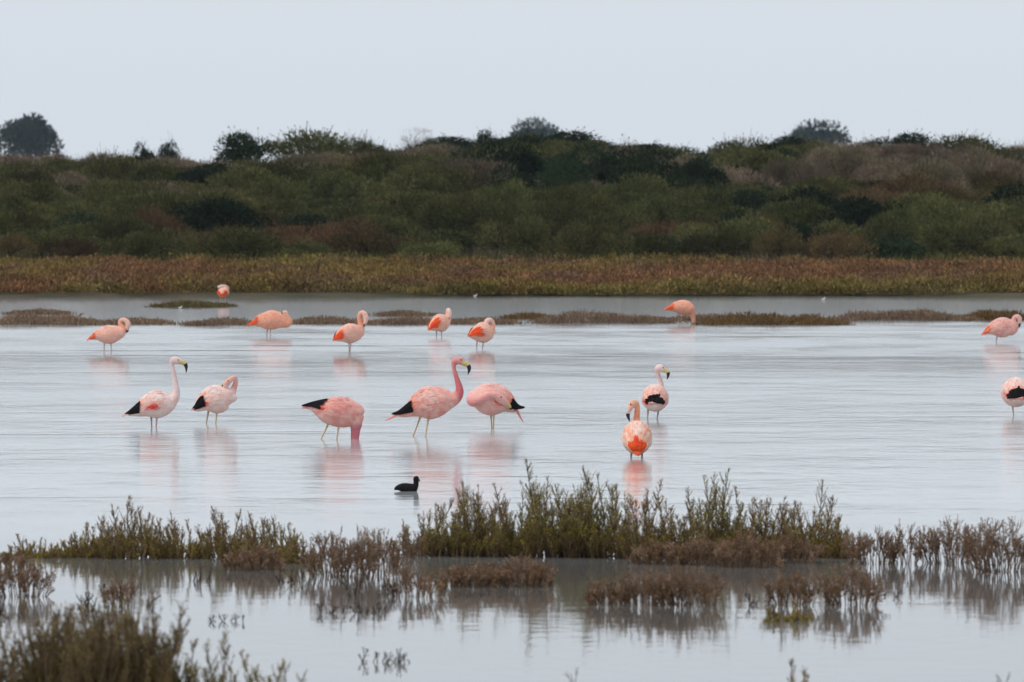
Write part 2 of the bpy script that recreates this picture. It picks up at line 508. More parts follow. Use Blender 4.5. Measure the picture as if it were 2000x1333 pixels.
THICKET = ['wide dark thicket bush below the middle hazy tree', 'dark thicket bush under the tallest dark evergreen', 'dark thicket bush between the tallest evergreen and the knobby one', 'dark thicket bush below the wide knobby evergreen', 'dark thicket bush below the pointed evergreen', 'dark thicket bush beside the bare grey tree', 'last small thicket bush before the crest dip', 'low front thicket bush under the tallest evergreen', 'low front thicket bush under the wide knobby evergreen', 'low front thicket bush upslope of the pale dry mound', 'lowest thicket bush, at the dip end of the thicket']
for k, (px, top, w, y) in enumerate(((1045, 288, 130, 259), (1125, 286, 140, 258), (1210, 294, 140, 258), (1295, 300, 130, 259), (960, 284, 120, 260), (880, 296, 110, 261), (1365, 312, 90, 259), (1085, 322, 120, 254), (1250, 330, 120, 254), (1000, 326, 100, 255), (1340, 336, 90, 255))):
    crest('dark', 'thicket_bush', THICKET[k], 'bush', px, top, w, y, 'dark thicket below the crest')
crest('bare', 'bare_tree', 'spindly leafless grey tree on the dune crest beside the dark thicket', 'tree', 815, 252, 70, 292)
crest('bright', 'green_bush', 'round bright green bush low on the dune slope', 'bush', 1885, 366, 96, 262)
crest('grey', 'dry_mound', 'pale grey-brown mounded dry shrub in the middle of the slope', 'shrub', 815, 365, 170, 263)
crest('grey', 'dry_mound', 'grey-brown dry mound under the two small crest bushes', 'shrub', 385, 318, 170, 279)
crest('tree', 'hazy_tree', 'round bluish tree standing far behind the dune beside open sky', 'tree', 52, 232, 135, 1300, 'hazy trees far behind the dune')
crest('tree', 'hazy_tree', 'dome of a pale bluish tree showing over the dark thicket', 'tree', 1050, 239, 96, 1380, 'hazy trees far behind the dune')
crest('tree', 'hazy_tree', 'squarish bluish tree far behind the dune above a dark bush', 'tree', 1592, 243, 112, 1350, 'hazy trees far behind the dune')

# say of each dune shrub which one it is
LM = [(at_dist(px, 300, y)[0], y, n) for px, y, n in (
    (300, 291, 'two small dark crest bushes'), (478, 292, 'fork-topped crest bush'), (595, 293, 'broad wispy crest bush'), (715, 292, 'small bush in the crest dip'),
    (815, 292, 'bare grey tree'), (958, 291, 'pointed evergreen'), (1095, 291, 'tallest dark evergreen'), (1255, 284, 'long dark thicket'),
    (1455, 291, 'sparse grey-green crest bush'), (1548, 290, 'bush before the squarish hazy tree'), (1768, 291, 'flat-topped evergreen'), (1895, 291, 'long low crest bush'),
    (1885, 262, 'round bright green bush'), (815, 263, 'pale dry mound'), (385, 279, 'dry mound under the twin bushes'), (1420, 225, 'pale sand patch'), (52, 292, 'round hazy tree'))]
TONE = {'olive': 'olive-green shrub', 'grey': 'dry grey-brown shrub', 'rust': 'rusty-brown shrub', 'dark': 'dark evergreen shrub'}
NEXT = {'olive': 'green', 'grey': 'dry grey', 'rust': 'rusty', 'dark': 'dark'}
for o, kind, x, y, w, h in DS:
    lx, ly, ln = min(LM, key=lambda l: math.hypot(l[0] - x, (l[1] - y) * .4))
    rel = 'downslope of' if ly - y > 5 else ('just behind' if y - ly > 5 else 'beside')
    size = ('broad' if w > 2.2 else 'narrow' if w < 1.8 else 'rounded') if h < 1.1 else 'tall'
    nb = min((d for d in DS if d[1] != kind), key=lambda d: math.hypot(d[2] - x, (d[3] - y) * .6))
    where = 'at the dune foot' if y < 234 else ('low on the slope' if y < 250 else ('high on the slope' if y > 272 else 'on mid slope'))
    o['label'] = f"{size} {TONE[kind]} {where} near a {NEXT[nb[1]]} one, {rel} the {ln}"
    if len(o['label'].replace('-', ' - ').split()) > 15: o['label'] = f"{size} {TONE[kind]} {where}, {rel} {ln}"

# undergrowth that fills the gaps between the shrubs, and the rust-coloured glasswort carpet on the flat bank
def scatter(n, y0, y1):
    y = y0 + (y1 - y0) * rng.random(n)
    x = (rng.random(n) * 2 - 1) * (y * 1000 / FPX + 1.5)
    return x, y
u = Buf()
x, y = scatter(3800, 221, 296)
for cx_, cy_ in ((x, y),):
    m = 16
    X2 = np.repeat(cx_, m) + rng.normal(size=len(cx_) * m) * .25
    Y2 = np.repeat(cy_, m) + rng.normal(size=len(cx_) * m) * .35
    k = vnoise(X2 * .3, Y2 * .12 + 40)
    col = mixc(OLIVE, GREY, sstep(.35, .75, k)) * (.7 + .6 * rng.random(len(X2)))[:, None]
    D = rng.normal(size=(len(X2), 3)) * .4 + [0, 0, 1]
    blades(u, np.stack([X2, Y2, ground_z(X2, Y2) - .02], 1), D, .25 + .3 * rng.random(len(X2)), .03, col)
tag(u.build('undergrowth', M_CARPET), 'olive and grey-brown undergrowth filling gaps between the dune shrubs', 'undergrowth', kind='stuff')

u = Buf()
n = 7200
yb_ = np.concatenate([183 + 42 * rng.random(n - 900), 183 + 5 * rng.random(900)])
xb_ = (rng.random(n) * 2 - 1) * (yb_ * 1000 / FPX + 1.2)
yb_ = np.maximum(yb_, shore(xb_) - .25 + .3 * rng.random(n))
dsh = yb_ - shore(xb_)
hue = vnoise(xb_ * .35 + 50, yb_ * .12)
hue2 = vnoise(xb_ * .9 + 10, yb_ * .25 + 7)
ochre, rust, plum, lime = (.205, .138, .046), (.21, .108, .052), (.15, .086, .058), (.18, .148, .042)
cc = mixc(rust, ochre, sstep(.35, .65, hue))
cc = mixc(cc, plum, sstep(.55, .8, hue2) * .8)
cc = mixc(cc, lime, np.clip(sstep(26, 40, dsh + 8 * (hue - .5)) * .75 + sstep(3.0, .3, dsh) * sstep(.35, .6, hue2 + .2) * .7, 0, 1))
cc = cc * (.6 + .8 * rng.random(n))[:, None]
hh = (.12 + .42 * vnoise(xb_ * 1.1, yb_ * .5)) * (1 - .35 * sstep(1.5, 0, dsh))
m = 50
d = rng.normal(size=(n * m, 3)) * np.array([.14, .17, .0])
P = np.repeat(np.stack([xb_, yb_, np.maximum(ground_z(xb_, yb_), -.02)], 1), m, 0) + d
rr = np.linalg.norm(d[:, :2], axis=1)
lift = np.repeat(hh, m) * rng.random(n * m) * np.clip(1.15 - rr * 1.6, .2, 1)
P[:, 2] += lift * .75
D = np.stack([d[:, 0] * 2.2, d[:, 1] * 2.2, np.ones(n * m)], 1) + rng.normal(size=(n * m, 3)) * .35
blades(u, P, D, .05 + .07 * rng.random(n * m), .024 + .016 * rng.random(n * m), np.repeat(cc, m, 0) * (.65 + .65 * rng.random(n * m))[:, None])
tag(u.build('glasswort_carpet', M_CARPET), 'rust and ochre glasswort carpet on the flat bank below the dune', 'glasswort', kind='stuff')

sp = Buf()
p = at_dist(1420, 508, 226)
a = np.linspace(0, 6.283, 15)[:-1]
rad = .42 * (1 + .25 * np.sin(a * 3 + 1)) 
ring = np.stack([np.cos(a) * rad * 1.3, np.sin(a) * rad, np.zeros(14)], 1)
sp.add(np.vstack([ring * 1.0, ring * .55 + [0, 0, .16], [[0, 0, .2]]]), [f for k in range(14) for f in ((k, (k + 1) % 14, 14 + (k + 1) % 14), (k, 14 + (k + 1) % 14, 14 + k), (14 + k, 14 + (k + 1) % 14, 28))], (.5, .45, .4))
o = sp.build('sand_mound', M_MUD, smooth=True); o.location = (p[0], 225.6, p[2] - .16)
tag(o, 'small bare patch of pale sand between the carpet and dune shrubs', 'sand')

# ------------------------------------------------------------------ low islets in front of the far bank
ISL = [  # px0, px1, base row, top row, colour, label
    (-30, 190, 636, 612, 0, 'brown marsh islet trailing along the water behind the preening bird with curled neck'),
    (20, 120, 615, 604, 0, 'thin brown strip of marsh plants behind a longer brown islet'),
    (195, 330, 635, 622, 0, 'sparse brown marsh plants behind the flamingo with curled neck'),
    (360, 500, 637, 618, 0, 'brown marsh islet touching the tail of the resting orange flamingo'),
    (300, 446, 601, 584, 1, 'small olive grassy islet with a preening flamingo standing behind it'),
    (560, 700, 634, 618, 0, 'dark brown marsh islet between the resting flamingo and the upright one'),
    (715, 870, 635, 618, 0, 'brown marsh islet behind the small flamingo with raised head'),
    (740, 850, 618, 606, 0, 'thin far strip of marsh plants above a brown islet'),
    (870, 1000, 634, 621, 0, 'thin brown marsh islet behind the flamingo with head tucked'),
    (990, 1062, 624, 597, 2, 'ochre cushion of marsh plants at the end of a long islet'),
    (1050, 1310, 632, 606, 0, 'long brown islet running up to the feeding orange flamingo'),
    (1370, 1650, 636, 609, 2, 'long reddish brown islet beyond the feeding orange flamingo'),
    (1320, 1450, 628, 614, 0, 'low brown marsh plants right behind the feeding orange flamingo'),
    (1640, 1900, 627, 604, 0, 'long brown islet with white specks on its edge'),
    (1890, 2040, 626, 596, 2, 'ochre brown marsh islet behind the flamingo on one leg'),
]
for x0, x1, row, top, ci, lab in ISL:
    p = on_plane((x0 + x1) / 2, row)
    s = FPX / p[1]
    W = (x1 - x0) / s
    dep = 2.6
    hgt_ = min((row - top) / s, .5) * 1.05
    o = link('marsh_islet', None); o.location = (p[0], p[1] + dep * .5, 0)
    tag(o, lab, 'islet', 'low marsh islets before the far bank')
    n = int(75 * W)
    cx_ = (rng.random(n) - .5) * W
    cy_ = (rng.random(n) - .5) * dep
    prof = .35 + .75 * vnoise(cx_ * 2.6 + x0, cy_ * .8 + row)
    edge = np.clip((W / 2 - np.abs(cx_)) / .5, .25, 1)
    b1, b2 = [((.19, .125, .085), (.30, .205, .135)), ((.14, .11, .045), (.18, .14, .06)), ((.20, .11, .04), (.15, .10, .05))][ci]
    cc = mixc(b1, b2, rng.random(n))
    m = 30
    d = rng.normal(size=(n * m, 3)) * np.array([.09, .12, 0])
    P = np.repeat(np.stack([cx_, cy_, np.full(n, -.03)], 1), m, 0) + d
    hh = np.repeat(hgt_ * prof * edge, m) * rng.random(n * m)
    P[:, 2] += hh * .8
    D = np.stack([d[:, 0] * 3, d[:, 1] * 3, np.ones(n * m)], 1) + rng.normal(size=(n * m, 3)) * .4
    bu = Buf()
    blades(bu, P, D, .05 + .06 * rng.random(n * m), .012 + .008 * rng.random(n * m), np.repeat(cc, m, 0) * (.6 + .7 * rng.random(n * m))[:, None])
    fo = bu.build('foliage', M_MARSH, o)
    bm_ = Buf()
    na = 28
    a = np.linspace(0, 6.283, na + 1)[:-1]
    wob_ = 1 + .18 * np.sin(3 * a + x0) + .1 * np.sin(7 * a + row)
    ring = np.stack([np.cos(a) * W * .36 * wob_, np.sin(a) * dep * .30 * wob_, np.full(na, -.06)], 1)
    inner = ring * [.8, .75, 0] + [0, 0, .008]
    bm_.add(np.vstack([ring, inner, [[0, 0, .016]]]), [f for k in range(na) for f in ((k, (k + 1) % na, na + (k + 1) % na), (k, na + (k + 1) % na, na + k), (na + k, na + (k + 1) % na, 2 * na))], (.06, .045, .03))
    bm_.build('mud_bank', M_MUD, o, smooth=True)

# ------------------------------------------------------------------ saltmarsh shrubs standing in the near water
def spire_geo(buf, stems, base, lean, h, c_low, c_mid, c_tip, bark, dens=1.0, spread=.30, leaf=.013):
    """one upright stem with ascending side branches set with short fleshy leaves"""
    k = 7
    tt = np.linspace(0, 1, k)
    bend = rng.normal(size=2) * .06 * h
    pc = base + np.stack([lean[0] * tt * h + bend[0] * np.sin(tt * 3), lean[1] * tt * h + bend[1] * np.sin(tt * 3), tt * h], 1)
    r = .0045 * (1 - .75 * tt) + .0008
    rods(stems, pc[:-1], pc[1:], r[:-1], r[1:], bark)
    nb = max(5, int(30 * dens * (h / .4) ** .8))
    tb = .10 + .88 * rng.random(nb)
    ip = tb * (k - 1); ii = np.minimum(ip.astype(int), k - 2); fr = (ip - ii)[:, None]
    A = pc[ii] * (1 - fr) + pc[ii + 1] * fr
    az = rng.random(nb) * 6.283
    bl = h * spread * (1 - tb) ** .75 * (.5 + .7 * rng.random(nb)) + .014
    el = np.radians(48 + 18 * rng.random(nb))
    D1 = np.stack([np.cos(az) * np.cos(el), np.sin(az) * np.cos(el), np.sin(el)], 1)
    Bm = A + D1 * bl[:, None] * .55
    D2 = unit(D1 + [0, 0, .7])
    E = Bm + D2 * bl[:, None] * .5
    rods(stems, A, Bm, .0024, .0018, bark); rods(stems, Bm, E, .0018, .0008, bark)
    nl = np.maximum(3, (bl / .0085 * dens).astype(int))
    idx = np.repeat(np.arange(nb), nl)
    u_ = rng.random(len(idx))[:, None]
    P = np.where(u_ < .5, A[idx] + (Bm[idx] - A[idx]) * u_ * 2, Bm[idx] + (E[idx] - Bm[idx]) * (u_ * 2 - 1))
    D = unit(np.where(u_ < .5, D1[idx], D2[idx]) + rng.normal(size=(len(idx), 3)) * .55)
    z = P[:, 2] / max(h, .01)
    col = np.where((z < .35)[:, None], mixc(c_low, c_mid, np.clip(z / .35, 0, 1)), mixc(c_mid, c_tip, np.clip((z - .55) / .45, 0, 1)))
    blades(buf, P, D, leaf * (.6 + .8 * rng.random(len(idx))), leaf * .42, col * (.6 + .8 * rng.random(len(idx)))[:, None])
    nt_ = int(24 * dens)
    q = .45 + .55 * rng.random(nt_)
    ip = q * (k - 1); ii = np.minimum(ip.astype(int), k - 2); fr = (ip - ii)[:, None]
    P = pc[ii] * (1 - fr) + pc[ii + 1] * fr
    blades(buf, P, rng.normal(size=(nt_, 3)) * .6 + [0, 0, .7], leaf * .8, leaf * .4, mixc(c_mid, c_tip, q) * (.7 + .6 * rng.random(nt_))[:, None])

def twig_geo(buf, stems, base, lean, h, col, bark, leafy=1.0):
    """a thin forking twig with a few withered leaves"""
    A = base[None]; Dr = unit(np.array([[lean[0], lean[1], 1.0]])); L = h * .54; r = .0032
    for lev in range(3):
        B = A + Dr * L * (.75 + .5 * rng.random((len(A), 1)))
        rods(stems, A, B, r, r * .7, bark)
        nl = int(leafy * 8) + 1 if lev else int(leafy * 5) + 1
        u_ = rng.random((len(A), nl, 1))
        P = (A[:, None] + (B - A)[:, None] * u_).reshape(-1, 3)
        Dl = (np.repeat(Dr, nl, 0) + rng.normal(size=(len(P), 3)) * .6)
        blades(buf, P, Dl, .009 + .006 * rng.random(len(P)), .0042, np.asarray(col) * (.6 + .8 * rng.random(len(P)))[:, None])
        nk = 3 if lev == 0 else 2
        A = np.repeat(B, nk, 0)
        Dr = unit(np.repeat(Dr, nk, 0) + rng.normal(size=(len(A), 3)) * .38 + [0, 0, .18])
        L *= .62; r *= .68

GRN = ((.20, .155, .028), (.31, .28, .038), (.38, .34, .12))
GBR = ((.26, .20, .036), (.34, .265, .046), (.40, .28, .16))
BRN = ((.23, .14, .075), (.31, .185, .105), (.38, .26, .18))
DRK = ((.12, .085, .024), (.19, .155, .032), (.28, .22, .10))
BARK = (.15, .10, .07)

def marsh_shrub(px, wpx, base, top, kind, label, group=None, dens=1.0):
    p = on_plane(px, base)
    s = FPX / p[1]
    W, hm = wpx / s, (base - top) / s * (1.08 if kind != 'twig' else .9)
    o = link('saltmarsh_shrub' if kind != 'twig' else 'twig_tuft', None)
    o.location = (p[0], p[1], 0)
    leaves, stems = Buf(), Buf()
    pal = {'green': GRN, 'mixed': GBR, 'brown': BRN, 'dark': DRK}.get(kind, BRN)
    if kind in ('green', 'mixed', 'dark'):
        n = max(9, int(W * 140 * dens))
        for i in range(n):
            rx, ry = rng.uniform(-1, 1), rng.uniform(-1, 1)
            base_p = np.array([rx * W * .40, ry * min(W * .5, .3), -.03])
            hs = hm * (1.06 if i == 0 else (rng.uniform(.5, 1) if kind == 'dark' else rng.uniform(.3, 1) ** 1.2) * (1 - .40 * rx * rx))
            if i == 0: base_p[0] *= .3
            lean = (rx * .25 + rng.normal() * .13, ry * .15 + rng.normal() * .08)
            v = rng.uniform(.8, 1.2)
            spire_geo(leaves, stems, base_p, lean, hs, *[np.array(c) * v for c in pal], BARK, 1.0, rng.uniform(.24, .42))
        # dense low skirt
        for i in range(int(W * 130 * dens)):
            rx, ry = rng.uniform(-1, 1), rng.uniform(-1, 1)
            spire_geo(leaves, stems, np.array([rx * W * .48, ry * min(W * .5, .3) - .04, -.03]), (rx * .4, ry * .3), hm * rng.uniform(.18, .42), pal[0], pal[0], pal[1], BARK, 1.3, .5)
    elif kind == 'brown':
        n = max(12, int(W * 235 * dens))
        for i in range(n):
            rx, ry = rng.uniform(-1, 1), rng.uniform(-1, 1)
            hs = hm * rng.uniform(.45, 1.0) * (1 - .3 * rx * rx)
            twig_geo(leaves, stems, np.array([rx * W * .42, ry * min(W * .4, .25), -.03]), (rx * .3 + rng.normal() * .14, ry * .2 + rng.normal() * .14), hs, BRN[int(rng.integers(0, 3))], BARK, 1.2)
    else:
        n = max(4, int(W * 60 * dens))
        for i in range(n):
            rx, ry = rng.uniform(-1, 1), rng.uniform(-1, 1)
            hs = hm * rng.uniform(.25, 1.0)
            stems = Buf()
            twig_geo(leaves, stems, np.array([rx * W * .46, ry * min(W * .25, .12), -.03]), (rng.normal() * .35, rng.normal() * .25), hs, (.10, .07, .05), (.05, .036, .03), .12)
            stems.build('twig', M_BARK, o)
    leaves.build('foliage', M_MARSH, o)
    if kind != 'twig':
        ball(stems, (0, 0, -.05), (W * .46, min(W * .5, .3), .045), (.05, .038, .028), 12, 6)
        stems.build('stems', M_BARK, o)
    return tag(o, label, 'shrub' if kind != 'twig' else 'twigs', group)

G1, G2, G3 = 'green saltmarsh shrubs in the near water', 'brown saltmarsh tufts in the near water', 'bare twigs poking out of the near water'
L_G = 'tall olive-green saltmarsh shrub in the long row standing in the water'
L_L = 'low bushy green-brown saltmarsh shrub on the long low clump beside bare water'
L_B = 'reddish brown twiggy tuft standing in shallow water before the green shrubs'
L_T = 'few dark bare twigs poking out of the still water'
SH = [
    (818, 66, 1086, 982, 'mixed', 'thin sparse olive shrub at the end of the tall green row', G1, .45),
    (885, 105, 1086, 958, 'green', 'olive-green shrub beside the thin sparse one at the row end', G1, 1), (950, 92, 1086, 946, 'mixed', 'olive-brown shrub with greener neighbours on both sides in the tall row', G1, 1), (1005, 100, 1087, 954, 'green', 'green shrub between an olive-brown one and the tallest shrub', G1, 1),
    (1076, 84, 1088, 912, 'green', 'tallest olive-green shrub, its spires above the whole row', G1, 1.1),
    (1130, 100, 1088, 926, 'green', 'dense green shrub touching the tallest one, amid the tall row', G1, 1.1), (1186, 84, 1089, 936, 'green', 'dense green shrub beside the gap before the pyramid shrub', G1, 1.1),
    (1258, 80, 1092, 952, 'mixed', 'pyramid-shaped olive shrub beyond a gap in the tall row', G1, .9),
    (1325, 90, 1092, 972, 'mixed', 'shorter olive-brown shrub between the pyramid shrub and a tall one', G1, .9),
    (1400, 96, 1088, 928, 'green', 'tall olive shrub with one high spire and brown tufts at its foot', G1, 1),
    (1490, 120, 1088, 962, 'mixed', 'wide olive-brown shrub next to the one with a high spire', G1, .9), (1578, 105, 1088, 950, 'mixed', 'olive-brown shrub with several spires next to the small leaning end shrub', G1, .85),
    (1640, 80, 1090, 1012, 'mixed', 'small olive shrub leaning out at the end of the tall row', G1, .7),
    (70, 130, 1088, 1046, 'mixed', 'flattest shrub at the tip of the long low clump', 'low shrubs of the long clump', 1), (165, 115, 1088, 1020, 'mixed', 'low shrub between the flat tip and the highest shrub of its clump', 'low shrubs of the long clump', 1),
    (262, 130, 1090, 976, 'mixed', 'highest shrub of the low green-brown clump, with one thin spire', 'low shrubs of the long clump', 1),
    (350, 110, 1090, 1006, 'mixed', 'green-brown shrub beside the highest one in the low clump', 'low shrubs of the long clump', 1), (435, 110, 1090, 992, 'mixed', 'green-brown shrub with grey leafless twigs rising behind it', 'low shrubs of the long clump', .9),
    (520, 120, 1092, 1004, 'mixed', 'green-brown shrub behind a withered brown tuft in the low clump', 'low shrubs of the long clump', .9), (590, 70, 1100, 1024, 'mixed', 'small shrub where the low clump meets the loose brown tufts', 'low shrubs of the long clump', .8),
    (430, 120, 1086, 978, 'twig', 'thin grey leafless twigs rising behind the low green-brown clump', None, .5),
    (495, 120, 1114, 1062, 'brown', 'brown withered tuft in front of the low green-brown clump', G2, 1),
    (645, 90, 1126, 1036, 'brown', 'brown twiggy tuft just past the end of the low green-brown clump', G2, .8), (692, 84, 1130, 1030, 'brown', 'brown twiggy tuft between two others past the low clump', G2, .8), (742, 86, 1122, 1030, 'brown', 'brown twiggy tuft of the loose trio, beside the small one', G2, .7),
    (790, 60, 1090, 1030, 'brown', 'small brown tuft at the foot of the thin sparse olive shrub', G2, .7),
    (1290, 120, 1102, 1050, 'brown', 'brown tuft at the foot of the pyramid-shaped olive shrub', G2, 1), (1375, 110, 1104, 1046, 'brown', 'brown tuft at the foot of the tall shrub with one high spire', G2, 1), (1465, 120, 1108, 1036, 'brown', 'highest brown tuft among those skirting the tall green row', G2, 1), (1540, 110, 1100, 1040, 'brown', 'brown tuft at the foot of the last tall green shrubs', G2, .9),
    (1706, 105, 1102, 1024, 'brown', 'loose brown shrub between the tall green row and a thin stem', G2, .9),
    (1772, 44, 1102, 1022, 'brown', 'thin brown tuft between two bushier brown shrubs', G2, .6),
    (1850, 105, 1100, 1012, 'brown', 'rounded brown shrub with thorny twigs beyond the thin tuft', G2, .9),
    (1960, 130, 1118, 1008, 'brown', 'largest reddish brown shrub past the rounded brown one', G2, 1),
    (918, 110, 1146, 1090, 'brown', 'dense reddish brown cushion below the tall green shrubs', G2, 1.2), (1025, 115, 1146, 1086, 'brown', 'dense reddish brown cushion below the tall green shrubs', G2, 1.2),
    (1190, 80, 1182, 1122, 'brown', 'lowest brown tuft of three in open water before the row', G2, .9), (1255, 90, 1182, 1110, 'brown', 'middle brown tuft of three in open water before the row', G2, 1), (1345, 120, 1182, 1106, 'brown', 'widest brown tuft of three in open water before the row', G2, 1),
    (1485, 60, 1182, 1142, 'twig', L_T, G3, 1), (1545, 90, 1182, 1108, 'brown', 'open brown shrub with a green sprig floating at its foot', G2, .8),
    (1540, 105, 1212, 1172, 'mixed', 'low greenish sprig in front of an open brown shrub', None, .7),
    (1660, 115, 1182, 1106, 'brown', 'spreading brown shrub beside a lone bent twig', G2, .8), (1742, 30, 1166, 1138, 'twig', L_T, G3, 1.3),
    (395, 56, 1136, 1092, 'twig', L_T, G3, 1), (560, 56, 1138, 1096, 'twig', L_T, G3, 1.2), (470, 70, 1132, 1118, 'twig', L_T, G3, .8),
    (725, 110, 1166, 1112, 'twig', L_T, G3, .9), (815, 110, 1166, 1098, 'brown', 'open straggly brown shrub between bare twigs and dense cushions', G2, .45), (945, 120, 1166, 1150, 'twig', L_T, G3, .6),
    (690, 140, 1198, 1160, 'twig', L_T, G3, 1),
    (35, 125, 1166, 1086, 'brown', 'brown shrub in the water below the tip of the low clump', G2, .8), (20, 60, 1108, 1070, 'brown', 'small brown tuft at the tip of the low clump', G2, .7),
    (12, 50, 1208, 1175, 'twig', L_T, G3, 1),
    (175, 46, 1186, 1136, 'twig', L_T, G3, 1.6), (238, 76, 1186, 1116, 'brown', 'small bare brown shrub alone in the calm water', G2, .5), (288, 16, 1184, 1142, 'twig', L_T, G3, 2),
    (440, 84, 1214, 1184, 'twig', L_T, G3, .9),
    (755, 130, 1294, 1252, 'twig', 'line of short crooked sprigs with their mirror image in calm water', None, 1.1), (856, 26, 1294, 1282, 'twig', 'tiny looped twig past a line of crooked sprigs', None, 1.5),
    (120, 150, 1412, 1180, 'dark', 'smaller of two large blurred dark olive shrubs at the water edge', 'blurred shrubs at the near edge', 2.6), (240, 190, 1420, 1165, 'dark', 'broader of two large blurred dark olive shrubs at the water edge', 'blurred shrubs at the near edge', 2.6),
    (-2, 56, 1410, 1215, 'dark', 'narrow blurred dark shrub beside the large olive ones', 'blurred shrubs at the near edge', 1),
    (395, 120, 1420, 1240, 'green', 'blurred yellowish green shrub beside the large dark ones', 'blurred shrubs at the near edge', .8), (522, 100, 1420, 1275, 'green', 'lowest blurred green shrub, only its tips showing', 'blurred shrubs at the near edge', .8),
    (1550, 60, 1380, 1286, 'mixed', 'blurred tip of a greenish shrub alone in the calm water', None, .6),
    (1985, 24, 1390, 1262, 'twig', 'two blurred upright stems alone at the water edge', None, 2), (1128, 12, 1380, 1278, 'twig', 'single thin blurred stem alone in the calm water', None, 3),
]
for e in SH: marsh_shrub(*e)

# ------------------------------------------------------------------ birds
WHITE, PALE, PINK, CORAL, ROSE = (.86, .70, .65), (.84, .50, .43), (.78, .30, .25), (.86, .22, .10), (.55, .11, .13)
PEACH, PEACH2, ORANGE, RED, BLACK = (.86, .42, .30), (.86, .27, .12), (.90, .13, .02), (.72, .05, .035), (.012, .011, .012)

